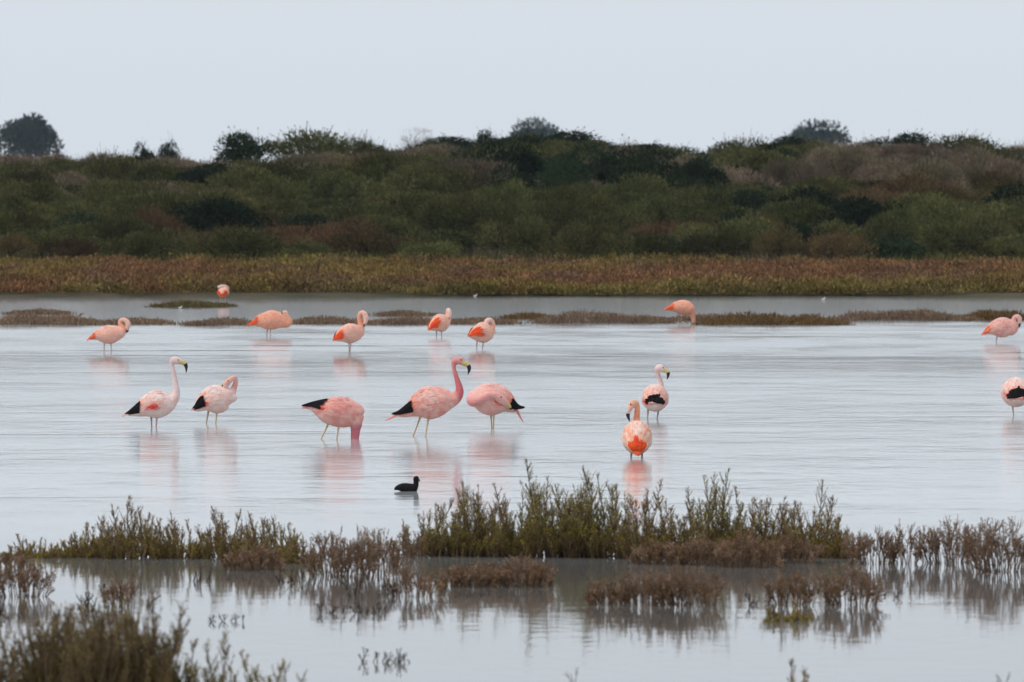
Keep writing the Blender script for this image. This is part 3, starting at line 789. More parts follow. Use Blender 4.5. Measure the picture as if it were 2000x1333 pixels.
def flamingo(label, base, body, neck, bill, legs, kind, tip, tail, eye=None, cols=None, red=None, group='flamingos wading in the lagoon', black_t=.38, dark_bill=0.4, th=(.24, .56), covert=.29, bare_rump=False):
    bx_, by_ = base
    o3 = on_plane(bx_, by_)
    s = FPX / o3[1]
    root = link('flamingo', None)
    root.location = tuple(o3)
    tag(root, label, 'flamingo', group)
    L3 = lambda q: np.array([(q[0] - bx_) / s, q[2] / s, (by_ - q[1]) / s])
    cb, cb2, cn0, cn1, ch = cols       # body, body variation, neck base, neck top, head
    # --- body rings: (px, py, dy, half height, half width)
    R = np.array([list(L3(r)) + [r[3] / s, (r[4] if len(r) > 4 else r[3] * .82) / s] for r in body])
    bs = spline(R, 40)
    bc, brz, bry = bs[:, :3], np.maximum(bs[:, 3], .003), np.maximum(bs[:, 4], .003)
    fr = frames(bc)
    raw = Buf()
    tube(raw, bc, bry, brz, (1, 1, 1), 24, fr)
    ball(raw, bc[-1], np.array([1, 1, 1]) * min(brz[-1], bry[-1]) * .98, (1, 1, 1), 16, 10)
    N = np.array([list(L3(r)) + [r[3] / s] for r in neck])
    ns = spline(N, 46)
    nc, nr = ns[:, :3], np.maximum(ns[:, 3], .006)
    tube(raw, nc, nr, nr, (1, 1, 1), 14)
    ball(raw, nc[-1], nr[-1], (1, 1, 1), 14, 10); ball(raw, nc[0], nr[0], (1, 1, 1), 14, 10)
    tmp = bpy.data.objects.new('tmp', raw.mesh('tmp', M_PLUME, True))
    C.objects.link(tmp)
    md = tmp.modifiers.new('r', 'REMESH'); md.mode = 'VOXEL'; md.voxel_size = .0065; md.use_smooth_shade = True
    m2 = tmp.modifiers.new('s', 'SMOOTH'); m2.factor = .5; m2.iterations = 5
    bpy.context.view_layer.update()
    me = bpy.data.meshes.new_from_object(tmp.evaluated_get(bpy.context.evaluated_depsgraph_get()))
    om = tmp.data
    bpy.data.objects.remove(tmp); bpy.data.meshes.remove(om)
    for a in list(me.color_attributes): me.color_attributes.remove(a)
    V = np.empty(len(me.vertices) * 3); me.vertices.foreach_get('co', V); V = V.reshape(-1, 3)
    dn = np.linalg.norm(V[:, None] - nc[None], axis=2) / nr[None]
    jn = dn.argmin(1); dnm = dn.min(1)
    db = (np.linalg.norm(V[:, None] - bc[None], axis=2) / np.maximum(brz, bry)[None]).min(1)
    un = jn / (len(nc) - 1)
    isn = sstep(-.25, .35, db - dnm) * sstep(.02, .16, un)
    vb = vnoise(V[:, 0] * 28 + 5, V[:, 2] * 28 + V[:, 1] * 17)
    col = mixc(cb, cb2, vb)
    cneck = np.where((un < .6)[:, None], mixc(cn0, cn1, np.clip(un / .6, 0, 1)), mixc(cn1, ch, np.clip((un - .6) / .3, 0, 1)))
    col = col * (1 - isn[:, None]) + cneck * isn[:, None]
    paint(me, col)
    me.materials.clear(); me.materials.append(M_PLUME)
    me.polygons.foreach_set('use_smooth', np.ones(len(me.polygons), bool))
    me.name = 'body'
    link('body', me, root)
    # --- surface of the body as (t, angle from the top, side)
    T, S, U = fr
    def surf(t, th_, off=1.0):
        t = np.clip(np.asarray(t, float), 0, 1) * (len(bc) - 1)
        i = np.minimum(t.astype(int), len(bc) - 2); f = (t - i)[..., None]
        c = bc[i] * (1 - f) + bc[i + 1] * f
        n_ = S[i] * np.sin(th_)[..., None] * (bry[i] * (1 - f[..., 0]) + bry[i + 1] * f[..., 0])[..., None] \
            + U[i] * np.cos(th_)[..., None] * (brz[i] * (1 - f[..., 0]) + brz[i + 1] * f[..., 0])[..., None]
        return c + n_ * off, unit(n_)
    # --- folded wings of overlapping feathers
    rt = red if red else (.36, .5)
    for sg in (-1, 1):
        w = Buf()
        n1, n2 = 17, 15
        tt = np.repeat(np.linspace(.84, .26, n1), n2) + rng.normal(size=n1 * n2) * .015
        aa = (np.tile(np.linspace(.02, .60, n2), n1) + rng.normal(size=n1 * n2) * .015) * math.pi * sg
        keep = ~((tt > .74) & (np.abs(aa) > .5 * math.pi)) & ~((tt > .8) & (np.abs(aa) < .14 * math.pi))
        keep &= ~((tt < (black_t if kind == 'andean' else covert) + .035) & (np.abs(aa) > (th[0] - .03) * math.pi) & (np.abs(aa) < (th[1] + .03) * math.pi))
        if abs(R[-1, 1] - R[0, 1]) > .2: keep &= tt < .74
        tt, aa = tt[keep], aa[keep]
        p0, n0 = surf(tt, aa, 1.0)
        p1, n1_ = surf(tt - .085, aa + .05 * sg, 1.0)
        d = unit(p1 - p0)
        Lf = .065 + .035 * rng.random(len(tt)) + .03 * (tt < .5)
        Wf = .024 + .008 * rng.random(len(tt))
        side = unit(np.cross(d, n0))
        p0 = p0 + n0 * .001
        lift = (.0035 + .004 * rng.random(len(tt)))[:, None]
        ax = np.linalg.norm(np.diff(bc, axis=0), axis=1).sum()
        mid, nm_ = surf(np.maximum(tt - Lf * .6 / ax, 0), aa + .03 * sg, 1.0)
        end, ne_ = surf(np.maximum(tt - Lf / ax, 0), aa + .05 * sg, 1.0)
        mid = mid + nm_ * lift; end = end + ne_ * lift * .8
        v = np.stack([p0 - n0 * .010, mid + side * Wf[:, None] * .5 - n0 * .006, end, mid - side * Wf[:, None] * .5 - n0 * .006, mid], 1)
        fu = np.abs(aa) / math.pi
        c = mixc(cb, cb2, np.clip(vnoise(tt * 14 + 3 + bx_, np.abs(aa) * 3.2) * 1.7 - .38 + .15 * rng.random(len(tt)), 0, 1))
        c = mixc(c, (.86, .74, .70), sstep(.25, .0, fu) * .55 * rng.random(len(tt)))
        streak = sstep(.64, .42, tt) * sstep(.62, .30, fu) * (.25 + .75 * rng.random(len(tt)))
        c = mixc(c, CORAL if kind == 'andean' else PEACH2, streak * (.9 if kind == 'andean' else .6))
        patch_ = np.exp(-(((tt - rt[0]) / .085) ** 2 + ((fu - rt[1]) / .07) ** 2))
        c = mixc(c, RED, np.clip(patch_ * 1.4, 0, .95))
        c = c * (.90 + .20 * rng.random(len(tt)))[:, None]
        i5 = np.arange(len(tt))[:, None] * 5
        f = np.vstack([i5 + np.array(q) for q in ((0, 1, 4), (1, 2, 4), (2, 3, 4), (3, 0, 4))])
        w.add(v.reshape(-1, 3), f, np.repeat(c, 5, 0))
        w.build('wing', M_FEATHER, root, True)
        # long flight feathers (black) or the orange-red coverts hanging over them
        fl = Buf()
        pw_ = 4.0 if abs(R[-1, 1] - R[0, 1]) > .2 else 2.2
        nf = 15 if pw_ > 3 else 11
        tp = L3(tip) + np.array([0, 0, 0]) + S[2] * sg * .012
        for q in range(nf):
            a = q / (nf - 1)
            th0 = (th[0] + (th[1] - th[0]) * a) * math.pi * sg
            t0 = (black_t if kind == 'andean' else covert) * (1 - .18 * a) * rng.uniform(.92, 1.06) * (rng.uniform(.75, 1.12) if pw_ > 3 else 1)
            uu = np.linspace(0, 1, 12)
            p, nn = surf(t0 * (1 - uu), th0 * (1 - .35 * uu), 1.05)
            reach = rng.uniform(.72, 1.0)
            p = p * (1 - (uu ** pw_)[:, None]) + (tp + (p[0] - tp) * (1 - reach) * .5) * (uu ** pw_)[:, None]
            p = p + nn * (.025 if pw_ > 3 else .011) * (1 - uu ** 3)[:, None]
            dd = unit(np.gradient(p, axis=0)); sd2 = unit(np.cross(dd, nn))
            wv_ = np.interp(uu, [0, .2, .6, .8, .93, 1], [.8, 1, 1, .85, .6, .06]) * (.026 if kind == 'andean' else .022)
            vv = np.concatenate([p + sd2 * wv_[:, None] * .5, p + nn * .003, p - sd2 * wv_[:, None] * .5])
            qd = [(i, i + 1, 13 + i, 12 + i) for i in range(11)] + [(12 + i, 13 + i, 25 + i, 24 + i) for i in range(11)]
            cq = np.array(BLACK) * rng.uniform(.8, 1.5) if kind == 'andean' else (mixc(ORANGE, RED, np.array([rng.random() * .9]))[0] if rng.random() < (1.0 if pw_ > 3 else .8) else mixc(PEACH, PEACH2, np.array([rng.random()]))[0]) * rng.uniform(.9, 1.1)
            fl.quads(vv, qd, cq)
        fl.build('flight_feathers', M_FEATHER, root)
    # --- tail
    tl = Buf()
    te = L3(tail)
    for q in range(7):
        a = (q - 3) / 3
        p0, n0 = surf(np.array([.10]), np.array([a * .5 * math.pi]), .8)
        e = te + S[1] * a * (.008 if abs(R[-1, 1] - R[0, 1]) > .2 else .026) + (p0[0] - te) * rng.uniform(0, .3)
        uu = np.linspace(0, 1, 5)[:, None]
        p = p0 * (1 - uu) + e * uu + U[1] * np.sin(uu * 3.14) * .004
        dd = unit(np.gradient(p, axis=0)); sd2 = unit(np.cross(dd, U[1]))
        wv_ = np.array([.9, 1, .95, .8, .1])[:, None] * .03
        vv = np.concatenate([p + sd2 * wv_ * .5, p + U[1] * .005, p - sd2 * wv_ * .5, p - U[1] * .004])
        qd = [(i, i + 1, 6 + i, 5 + i) for i in range(4)] + [(5 + i, 6 + i, 11 + i, 10 + i) for i in range(4)] + [(10 + i, 11 + i, 16 + i, 15 + i) for i in range(4)] + [(15 + i, 16 + i, 1 + i, i) for i in range(4)]
        c0, c1 = (cb, PINK) if kind == 'andean' else (PEACH2, ORANGE)
        tl.quads(vv, qd, np.tile(mixc(c0, c1, np.linspace(0, 1, 5)), (4, 1)))
    tl.build('tail', M_FEATHER, root)
    # --- bill: pale root and black hooked tip
    if bill:
        B = spline(np.array([list(L3(r)) + [r[3] * 1.18 / s] for r in bill]), 14)
        k = max(2, int(round(14 * dark_bill)))
        bl = Buf()
        rootc = (.62, .47, .16) if kind == 'andean' else (.62, .42, .36)
        tube(bl, B[:k + 1, :3], B[:k + 1, 3] * .75, B[:k + 1, 3], rootc, 10)
        bo = bl.build('bill', M_HORN, root, True)
        bt = Buf()
        tube(bt, B[k:, :3], B[k:, 3] * .76 + .0004, B[k:, 3] * 1.02 + .0004, (.014, .013, .016), 10)
        bt.build('bill_tip', M_HORN, bo, True)
    if eye:
        for sg in (-1, 1):
            e = Buf(); q = L3(eye); j = np.linalg.norm(nc - q, axis=1).argmin()
            ball(e, q + np.array([0, sg * nr[j] * .88, 0]), .0068, (.02, .012, .01), 8, 6)
            e.build('eye', M_HORN, root, True)
    # --- legs reach the bed of the lagoon
    for k, (x0, y0, x1, y1, *dy) in enumerate(legs):
        dz = dy[0] if dy else (-5 if k % 2 else 5)
        a, b_ = L3((x0, y0, dz)), L3((x1, y1, dz))
        d = (b_ - a) / max(1e-6, a[2] - b_[2])
        low = a + d * min(.22, a[2] + .2)
        foot = np.array([low[0] + d[0] * .05, low[1], -.37])
        a = a + np.array([0, 0, .05])
        lp = np.vstack([a, a * .6 + low * .4, low + [0, 0, .02], low, low - [0, 0, .02], foot * .6 + low * .4, foot])
        lg = Buf()
        c = (.62, .47, .26) if kind == 'andean' and label.find('pale-legged') < 0 and cols[0] is not WHITE else (.50, .34, .32)
        tube(lg, lp, np.array([.013, .0068, .0068, .0082, .0066, .006, .006]), np.array([.013, .0068, .0068, .0082, .0066, .006, .006]), c, 8)
        for q in (-.5, 0, .5):
            rods(lg, [foot], [foot + np.array([.08 * math.cos(q), .08 * math.sin(q), -.004])], .006, .003, c)
        lg.build('leg', M_LEG, root, True)
    return root

A_PINK = (PINK, PALE, ROSE, (.66, .21, .21), (.74, .34, .31))
A_PALE = (PALE, WHITE, PALE, (.76, .52, .50), (.76, .48, .46))
A_WHITE = (WHITE, PALE, (.78, .60, .58), (.78, .58, .56), (.78, .58, .54))
C_PEACH = (PEACH, PALE, PEACH2, (.82, .46, .36), (.82, .50, .42))
C_PALE = ((.86, .52, .42), PEACH, PEACH, (.82, .56, .48), (.82, .55, .48))
C_WARM = ((.86, .35, .23), PEACH, (.84, .34, .18), (.82, .42, .30), (.82, .48, .40))

flamingo('upright pale flamingo with long straight neck, black wing tips and yellow-based bill', (300, 836),
    [(250, 811, 0, 2.5), (258, 808, 0, 6), (270, 803, 0, 12.5), (285, 796, 0, 20), (303, 791, 0, 27), (320, 788, 0, 24.5), (333, 784, 0, 17), (340, 780, 0, 11)],
    [(332, 786, 0, 13), (341, 777, 0, 10), (344.5, 766, 0, 7.4), (343.5, 752, 0, 5.8), (341.5, 739, 0, 4.9), (338.5, 725, 0, 4.2), (336, 713, 0, 4.3), (338.5, 705, 0, 7.2), (345, 704.5, 0, 7.6), (350, 706, 0, 6.2)],
    [(350, 707, 0, 5.6), (357, 708.5, 0, 5), (362, 712, 0, 4.6), (364, 718, 0, 3.2), (363.7, 728, 0, .6)],
    [(295, 816, 296, 837), (307, 816, 305.5, 836)], 'andean', (243, 809, 0), (239, 814, 0), eye=(348.5, 703.5, 0), cols=A_WHITE, red=(.66, .52))
flamingo('pale flamingo with black wing tips preening, neck doubled back over its shoulder', (414, 828),
    [(377, 801, 0, 2.5), (387, 797, 0, 8.5), (400, 787, 0, 19), (414, 782, 0, 27), (430, 779.5, 0, 27), (445, 776, 0, 20.5), (454, 777, 0, 12)],
    [(446, 776, 0, 12), (454, 765, 0, 8), (458.5, 754, 0, 5.4), (460.5, 745, -1, 4.8), (457.5, 739, -4, 4.8), (451, 741, -7, 5.2), (445, 747, -8, 6.4), (441, 752, -8, 5.6)],
    [(441, 751, -7, 4.2), (437, 750, -6, 3.5), (436, 755, -4, 2.8), (437, 760, -3, 1)],
    [(408, 808, 404, 827), (425, 806, 422, 828)], 'andean', (374, 801, 0), (372, 803, 0), eye=(446, 744, -8), cols=(PALE, WHITE, PINK, (.80, .42, .36), (.82, .46, .37)), red=(.47, .52), black_t=.38, th=(.30, .58))
flamingo('deep pink feeding flamingo with black wing tips, head under water', (660, 858),
    [(592, 797, 0, 2), (606, 795, 0, 6), (620, 797.5, 0, 14), (640, 803, 0, 25), (660, 805, 0, 29.5), (680, 807, 0, 28.5), (694, 810, 0, 22), (699, 816, 0, 15)],
    [(690, 812, 0, 18), (695, 826, 0, 13.5), (694.5, 840, 0, 9.6), (693.5, 852, 0, 8.6), (692, 866, 0, 7.5), (688, 884, 0, 6.5), (680, 898, 0, 8), (674, 900, 0, 6)],
    [(674, 900, 0, 5.5), (666, 902, 0, 5), (662, 897, 0, 4), (661, 890, 0, 1)],
    [(645, 830, 631, 856), (663, 834, 659, 857)], 'andean', (589, 792, 0), (588, 798, 0), cols=((.76, .29, .25), PALE, (.55, .17, .20), (.62, .20, .23), ROSE), red=(.43, .45), black_t=.38, th=(.12, .48))
flamingo('deep pink flamingo striding upright with rosy curved neck and black wing tips', (830, 853),
    [(778, 812, 0, 3), (790, 808, 0, 8), (803, 801, 0, 15), (817, 794, 0, 24), (833, 789, 0, 32), (850, 785.5, 0, 31), (866, 782.5, 0, 26), (880, 780, 0, 18)],
    [(874, 783, 0, 18), (887, 779, 0, 13.5), (896.5, 769, 0, 9.4), (897, 757, 0, 7.2), (893.5, 744, 0, 5.6), (889, 729, 0, 4.4), (886.5, 716, 0, 4.1), (889, 706.5, 0, 7.8), (895.5, 704.5, 0, 8.6), (902, 707, 0, 6.8)],
    [(902, 708.5, 0, 6.2), (909, 711, 0, 5.8), (915, 715, 0, 5), (916.5, 722, 0, 3.6), (914, 732, 0, .6)],
    [(823, 819, 810, 850), (838, 819, 832, 853)], 'andean', (764, 809, 0), (753, 822, 0), eye=(900.5, 703, 0), cols=A_PINK, red=(.36, .47), black_t=.36)
flamingo('pink flamingo with drooping tail preening, neck wrapped round its flank', (962, 838),
    [(1008, 803, 0, 4), (1000, 797, 0, 11), (990, 789, 0, 20), (975, 783, 0, 29.5), (957, 780, 0, 32), (940, 778, 0, 27.5), (926, 777, 0, 18)],
    [(930, 778, 0, 16), (921, 781, -8, 10.5), (924, 785, -18, 9.6), (936, 782, -25, 9), (948, 775.5, -28, 8), (959, 771, -29, 7.4), (969, 772, -29, 8), (980, 780, -27, 8.8), (988, 787, -25, 6.6)],
    [(987, 786.5, -25, 5.4), (993, 791, -24, 4.6), (996.5, 796, -22, 3.4), (997, 800, -21, 1.2)],
    [(958, 811, 960.5, 838), (964.5, 811, 964, 838)], 'andean', (1026, 796, 0), (1023, 827, -6), eye=(979, 775, -29), cols=((.80, .40, .36), PALE, (.64, .22, .23), (.76, .34, .31), (.80, .42, .37)), red=(.62, .5), black_t=.30, dark_bill=.6)
flamingo('whitish flamingo seen from behind, head turned sideways, black wing tips crossed', (1278, 818),
    [(1276, 789, -44, 3, 6), (1278, 788, -36, 12, 15), (1279, 782, -18, 23, 24), (1279.5, 777.5, 0, 26.5, 26), (1280, 774, 20, 23, 22), (1282, 770, 36, 14, 14)],
    [(1282, 771, 32, 13), (1288, 762, 38, 9), (1291.5, 752, 39, 6), (1289.5, 742, 37, 4.8), (1285.5, 731, 34, 4.3), (1284.5, 722.5, 32, 6.4), (1289, 720, 31, 8), (1295, 722.5, 30, 6.4)],
    [(1296, 723.5, 30, 5.2), (1301.5, 725.5, 29, 4.8), (1305.5, 730, 28, 4), (1305, 736, 27, 2.6), (1303.5, 742, 26, .6)],
    [(1266, 803, 1265, 818, -2), (1287.5, 803, 1284.5, 818, -2)], 'andean', (1272, 785, -49), (1268, 787, -52), eye=(1296, 718.5, 30), cols=A_WHITE, red=(.42, .5), black_t=.23, th=(.0, .48))
flamingo('peach flamingo seen from behind with bright orange tail, black bill hanging sideways', (1244, 894),
    [(1244, 884, -46, 4, 5), (1244, 873, -40, 14, 14), (1244, 862, -22, 27, 26), (1244, 855, 0, 33.5, 29), (1243.5, 848, 18, 29, 25), (1243, 838, 32, 18, 16)],
    [(1243, 840, 28, 15), (1243, 826, 28, 8.8), (1244, 813, 25, 6.3), (1245, 800, 22, 5.6), (1243, 789.5, 20, 6), (1237.5, 787.5, 18, 7), (1233, 793, 16, 6.8), (1231, 799, 14, 5.2)],
    [(1231, 799, 14, 4.8), (1228, 804, 13, 4.4), (1226.5, 810, 12, 4.2), (1227.5, 816, 11, 3.2), (1230, 824, 10, .6)],
    [(1234, 886, 1233, 896, -2), (1254, 886, 1254, 895, -2)], 'chilean', (1244, 879, -50), (1244, 891, -53), eye=(1232, 790, 15), cols=(PEACH, (.84, .62, .52), PEACH2, (.82, .42, .28), (.82, .48, .36)), red=(.05, .9), covert=.23, th=(.0, .36))
flamingo('pale flamingo seen from behind on one leg, black wing tips, head hidden', (1979, 812),
    [(1988, 780, -44, 3, 6), (1987, 778, -36, 13, 16), (1985, 771, -18, 25, 26), (1984, 766.5, 0, 29, 29), (1984, 763, 20, 25, 24), (1986, 760, 36, 15, 15)],
    [(1988, 762, 32, 13), (2006, 758, 36, 9), (2020, 757, 30, 7), (2026, 762, 14, 6), (2020, 770, -4, 7), (2012, 776, -14, 6.5)],
    [(2012, 776, -14, 5), (2006, 780, -20, 4), (2003, 784, -22, 1.5)],
    [(1976, 793, 1979, 812, -2)], 'andean', (1996, 774, -48), (1996, 778, -50), cols=A_PALE, red=(.42, .45), black_t=.27, th=(.0, .48))
# smaller peach birds further out
flamingo('peach flamingo with curled neck looking down at its breast, orange tail', (211, 688),
    [(174, 663, 0, 1.8), (182, 660, 0, 5), (190, 656.5, 0, 10), (200, 655, 0, 15), (214, 654, 0, 18.3), (228, 651.5, 0, 15), (238, 650, 0, 10)],
    [(234, 651, 0, 11), (240, 645, 0, 8), (238, 637.5, 0, 5.2), (234.5, 631.5, 0, 4.2), (236, 626.5, -1, 4), (241, 625, -2, 4.4), (247.5, 628, -3, 5), (250.5, 634, -4, 5.2), (250, 640, -4, 4)],
    [(250, 641, -4, 3.4), (249.5, 644, -4, 3), (249, 647, -4, 2.4), (247.5, 650.5, -4, .6)],
    [(204, 670, 203, 688), (217, 670, 217.5, 688)], 'chilean', (170, 664, 0), (169, 666, 0), eye=(248, 629, -3), cols=C_PEACH, red=(.3, .42))
flamingo('orange flamingo resting with neck folded, head laid on its back', (525, 658),
    [(487, 635, 0, 1.8), (497, 632, 0, 5.8), (508, 628, 0, 12.5), (520, 627, 0, 17), (533, 625.5, 0, 18.6), (547, 626, 0, 15.5), (557, 628, 0, 10.5)],
    [(550, 629, 0, 12), (560, 631.5, 0, 9), (565, 628, -1, 6.6), (563, 621.5, -2, 5.2), (559.5, 616.5, -3, 4.4), (558, 611.5, -3, 4.8), (556, 611, -3, 4.2)],
    [(554.5, 611.5, -3, 2.8), (552, 612, -3, 2.5), (550, 614, -3, 2), (549.5, 617, -2.5, .8)],
    [(523, 644, 521, 659), (529, 644, 528, 659)], 'chilean', (483, 636, 0), (482, 637, 0), eye=(557, 610, -3), cols=C_WARM, red=(.32, .40), dark_bill=.3)
flamingo('peach flamingo with tall looped neck, head hanging beside it', (683, 688),
    [(654, 664, -18, 2.2), (661, 660, -14, 8), (671, 655, -8, 15), (683, 652, 0, 19.3), (695, 650, 8, 17), (703, 648, 14, 11.5)],
    [(700, 649, 12, 12), (705.5, 640, 15, 7), (703.5, 630, 16, 5.6), (702, 620, 15, 4.8), (704, 613, 13, 4.6), (709, 611.5, 11, 4.9), (713.5, 616.5, 9, 5.2), (715, 624, 8, 5), (713, 631, 7, 3.6)],
    [(713, 631, 7, 3.2), (712, 633.5, 6.5, 2.8), (711, 636, 6, 2), (710, 638.5, 6, .6)],
    [(681, 669, 682, 688), (686, 669, 684, 688)], 'chilean', (651, 666, -20), (650, 667, -20), eye=(713, 615, 9), cols=C_PEACH, red=(.38, .5), covert=.33)
flamingo('small pale peach flamingo seen half from behind, head raised above its shoulder', (858, 661),
    [(839, 643, -16, 3), (846, 638, -11, 10), (855, 633, -4, 16), (862, 631, 3, 17.8), (869, 628, 10, 14.5), (874, 625, 15, 9)],
    [(871, 626, 12, 9.5), (874, 617, 14, 5.4), (875, 610, 13, 4.5), (875.5, 606, 11, 4.3), (877.5, 609, 8, 4.4), (878, 615, 7, 4.2), (877.5, 620, 6, 3.2)],
    [(877.5, 620, 6, 2.6), (877, 622, 5.5, 2.2), (876, 625, 5, .8)],
    [(853, 648, 852.5, 661, -2), (862.5, 648, 862.5, 661, -2)], 'chilean', (837, 645, -18), (837, 646, -18), cols=C_PALE, red=(.42, .42), covert=.36)
flamingo('pale flamingo seen half from behind with its head tucked into its back', (938, 683),
    [(917, 656, -16, 3), (925, 654, -11, 10.5), (935, 652, -5, 17.5), (944, 650, 2, 20.5), (953, 648, 9, 17.5), (959, 645, 14, 10.5)],
    [(957, 646, 12, 11), (962, 637, 13, 6), (961, 629.5, 11, 4.8), (956.5, 625.5, 8, 4.8), (951.5, 627.5, 5, 5.2), (949, 632, 2, 4.4)],
    [(949, 632, 2, 3), (947, 634, 0, 2.4), (946, 637, -2, 1)],
    [(932, 669, 931, 684, -2), (945, 669, 942.5, 684, -2)], 'chilean', (914, 658, -18), (914, 658, -18), cols=C_PALE, red=(.52, .52), covert=.40)
flamingo('orange-tailed flamingo feeding at the islet edge, bill down in the water', (1330, 632),
    [(1300, 605, 0, 1.8), (1310, 602.5, 0, 5.5), (1320, 600.5, 0, 10.5), (1332, 601, 0, 14.2), (1343, 602.5, 0, 14), (1350, 604, 0, 10)],
    [(1346, 604, 0, 11.5), (1351, 612, 0, 7.4), (1353, 620, 0, 5.2), (1354.5, 627, 0, 4.2), (1356, 633, 0, 4), (1358, 638, 0, 4)],
    [(1358, 637, 0, 3), (1361, 640, 0, 2.4), (1362, 643, 0, 1)],
    [(1326, 612, 1325.5, 632), (1332.5, 612, 1330, 632)], 'chilean', (1296, 606, 0), (1296, 607, 0), cols=C_WARM, red=(.05, .9), covert=.36)
flamingo('small far flamingo preening behind the olive islet, neck arched sideways', (434, 592),
    [(434, 577, -10, 4, 5), (435, 573, -5, 9, 10), (437, 570, 3, 10.5, 11), (438, 566, 8, 6.5, 7)],
    [(439, 568, 7, 6.5), (443.5, 564, 7, 4.4), (440, 560.5, 3, 3.8), (434, 560, -2, 3.6), (428, 561.5, -4, 3.4)],
    [(427, 561.5, -4, 2.6), (423.5, 561.5, -4, 2.2), (420, 564, -4, .8)],
    [(431, 580, 430.5, 592, -2), (440, 580, 440, 592, -2)], 'chilean', (434, 580, -12), (434, 582, -12), cols=C_PALE, red=(.05, .9), covert=.3, dark_bill=.3)
flamingo('pink flamingo on one leg, neck bent with dark bill pointing down, orange tail', (1947, 670),
    [(1920, 653, 0, 1.8), (1928, 648.5, 0, 6), (1938, 643.5, 0, 12.5), (1950, 641, 0, 18), (1962, 640, 0, 19.3), (1973, 641, 0, 16), (1980, 643, 0, 11)],
    [(1974, 643, 0, 13), (1982, 639, 0, 8), (1981, 631, 0, 5.2), (1980, 624, 0, 4.4), (1983, 619.5, 0, 4.4), (1988, 619.5, 0, 5), (1991.5, 623.5, 0, 4.8), (1991.5, 628.5, 0, 3.8)],
    [(1991.5, 629, 0, 3.2), (1991.5, 632, 0, 3), (1991.5, 635, 0, 2.6), (1990, 640.5, 0, .6)],
    [(1948, 658, 1946, 670, 0)], 'chilean', (1917, 655, 0), (1916, 656, 0), eye=(1989, 619, 0), cols=((.80, .34, .29), PALE, PINK, (.78, .42, .36), (.80, .50, .42)), red=(.36, .42), dark_bill=.35)

def small_bird(name, label, base, rings, neck, bill, col, bcol):
    o3 = on_plane(*base); s = FPX / o3[1]
    root = link(name, None); root.location = tuple(o3)
    tag(root, label, 'bird')
    L3 = lambda q: np.array([(q[0] - base[0]) / s, q[2] / s, (base[1] - q[1]) / s])
    b = Buf()
    bs = spline(np.array([list(L3(r)) + [r[3] / s] for r in rings]), 24)
    tube(b, bs[:, :3], np.maximum(bs[:, 3] * .9, .002), np.maximum(bs[:, 3], .002), col, 16, frames(bs[:, :3]))
    ns = spline(np.array([list(L3(r)) + [r[3] / s] for r in neck]), 16)
    tube(b, ns[:, :3], ns[:, 3], ns[:, 3], col, 12); ball(b, ns[-1, :3], ns[-1, 3], col)
    tmp = bpy.data.objects.new('tmp', b.mesh('tmp', M_PLUME, True)); C.objects.link(tmp)
    md = tmp.modifiers.new('r', 'REMESH'); md.mode = 'VOXEL'; md.voxel_size = .004
    m2 = tmp.modifiers.new('s', 'SMOOTH'); m2.factor = .5; m2.iterations = 3
    bpy.context.view_layer.update()
    me = bpy.data.meshes.new_from_object(tmp.evaluated_get(bpy.context.evaluated_depsgraph_get()))
    bpy.data.objects.remove(tmp)
    for a in list(me.color_attributes): me.color_attributes.remove(a)
    paint(me, np.tile(col, (len(me.vertices), 1)))
    me.materials.clear(); me.materials.append(M_PLUME)
    me.polygons.foreach_set('use_smooth', np.ones(len(me.polygons), bool))
    link('body', me, root)
    k = Buf(); bb = spline(np.array([list(L3(r)) + [r[3] / s] for r in bill]), 6)
    tube(k, bb[:, :3], bb[:, 3], bb[:, 3], bcol, 8); k.build('bill', M_HORN, root, True)
    return root
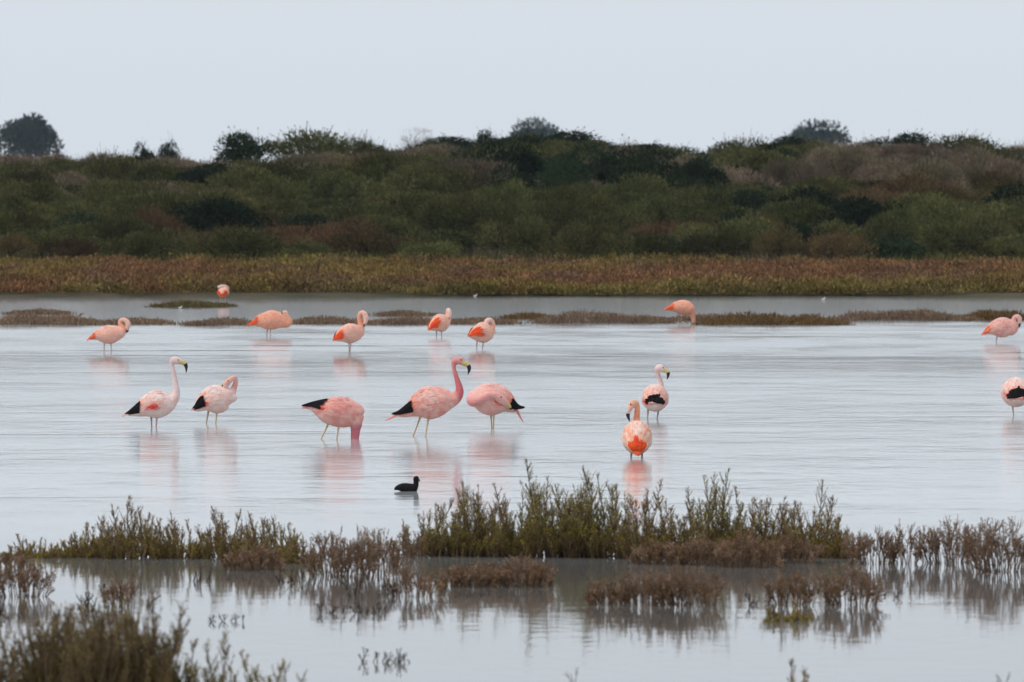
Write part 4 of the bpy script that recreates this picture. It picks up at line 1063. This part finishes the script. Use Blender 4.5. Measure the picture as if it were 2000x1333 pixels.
small_bird('waterbird', 'small black waterbird swimming before the tall green shrubs', (794, 960),
    [(770, 957, 0, 1.5), (776, 953.5, 0, 5), (786, 952.5, 0, 8.5), (798, 953.5, 0, 9.5), (808, 955, 0, 8.5), (815, 957, 0, 6)],
    [(809, 954, 0, 7.5), (812.5, 947, 0, 5.6), (812.5, 940, 0, 5.2), (812.5, 935.5, 0, 5.8), (813.5, 935, 0, 5.2)],
    [(816, 936.5, 0, 2.6), (819, 939, 0, 1.8), (820, 941.5, 0, .6)], (.016, .015, .016), (.05, .045, .045))
for px, py, lab in ((928, 580, 'tiny white bird at the foot of the rust-coloured bank'), (352, 603, 'tiny white bird floating beside the olive islet'),
                    (1608, 586, 'tiny white bird on the far channel before the rusty bank'), (1713, 616, 'tiny white bird standing on the long brown islet')):
    q = .62
    small_bird('white_bird', lab, (px, py), [(px - 6 * q, py - 2 * q, 0, .8 * q), (px - 3 * q, py - 2.4 * q, 0, 2 * q), (px + q, py - 2.6 * q, 0, 2.4 * q), (px + 4 * q, py - 3 * q, 0, 1.8 * q)],
        [(px + 3 * q, py - 3 * q, 0, 1.8 * q), (px + 4.2 * q, py - 5.5 * q, 0, 1.4 * q), (px + 4.6 * q, py - 7 * q, 0, 1.7 * q)], [(px + 5.5 * q, py - 7 * q, 0, .8 * q), (px + 8 * q, py - 6.4 * q, 0, .3 * q)], (.75, .75, .74), (.3, .2, .06))

# ------------------------------------------------------------------ thin even haze round everything
hz = Buf()
x0, x1, y0, y1, z0, z1 = -405, 405, -45, 1510, -1.4, 22
hz.quads([(x0, y0, z0), (x1, y0, z0), (x1, y1, z0), (x0, y1, z0), (x0, y0, z1), (x1, y0, z1), (x1, y1, z1), (x0, y1, z1)],
         [(3, 2, 1, 0), (4, 5, 6, 7), (0, 1, 5, 4), (1, 2, 6, 5), (2, 3, 7, 6), (3, 0, 4, 7)], (1, 1, 1))
hm_ = bpy.data.materials.new('haze'); hm_.use_nodes = True
ht = hm_.node_tree; ht.nodes.clear()
pv = ht.nodes.new('ShaderNodeVolumePrincipled'); ho = ht.nodes.new('ShaderNodeOutputMaterial')
pv.inputs['Color'].default_value = (.70, .85, 1.0, 1); pv.inputs['Density'].default_value = 0.00007
ht.links.new(pv.outputs['Volume'], ho.inputs['Volume'])
tag(hz.build('haze', hm_), 'thin pale haze in the air over the lagoon', 'haze', kind='stuff')
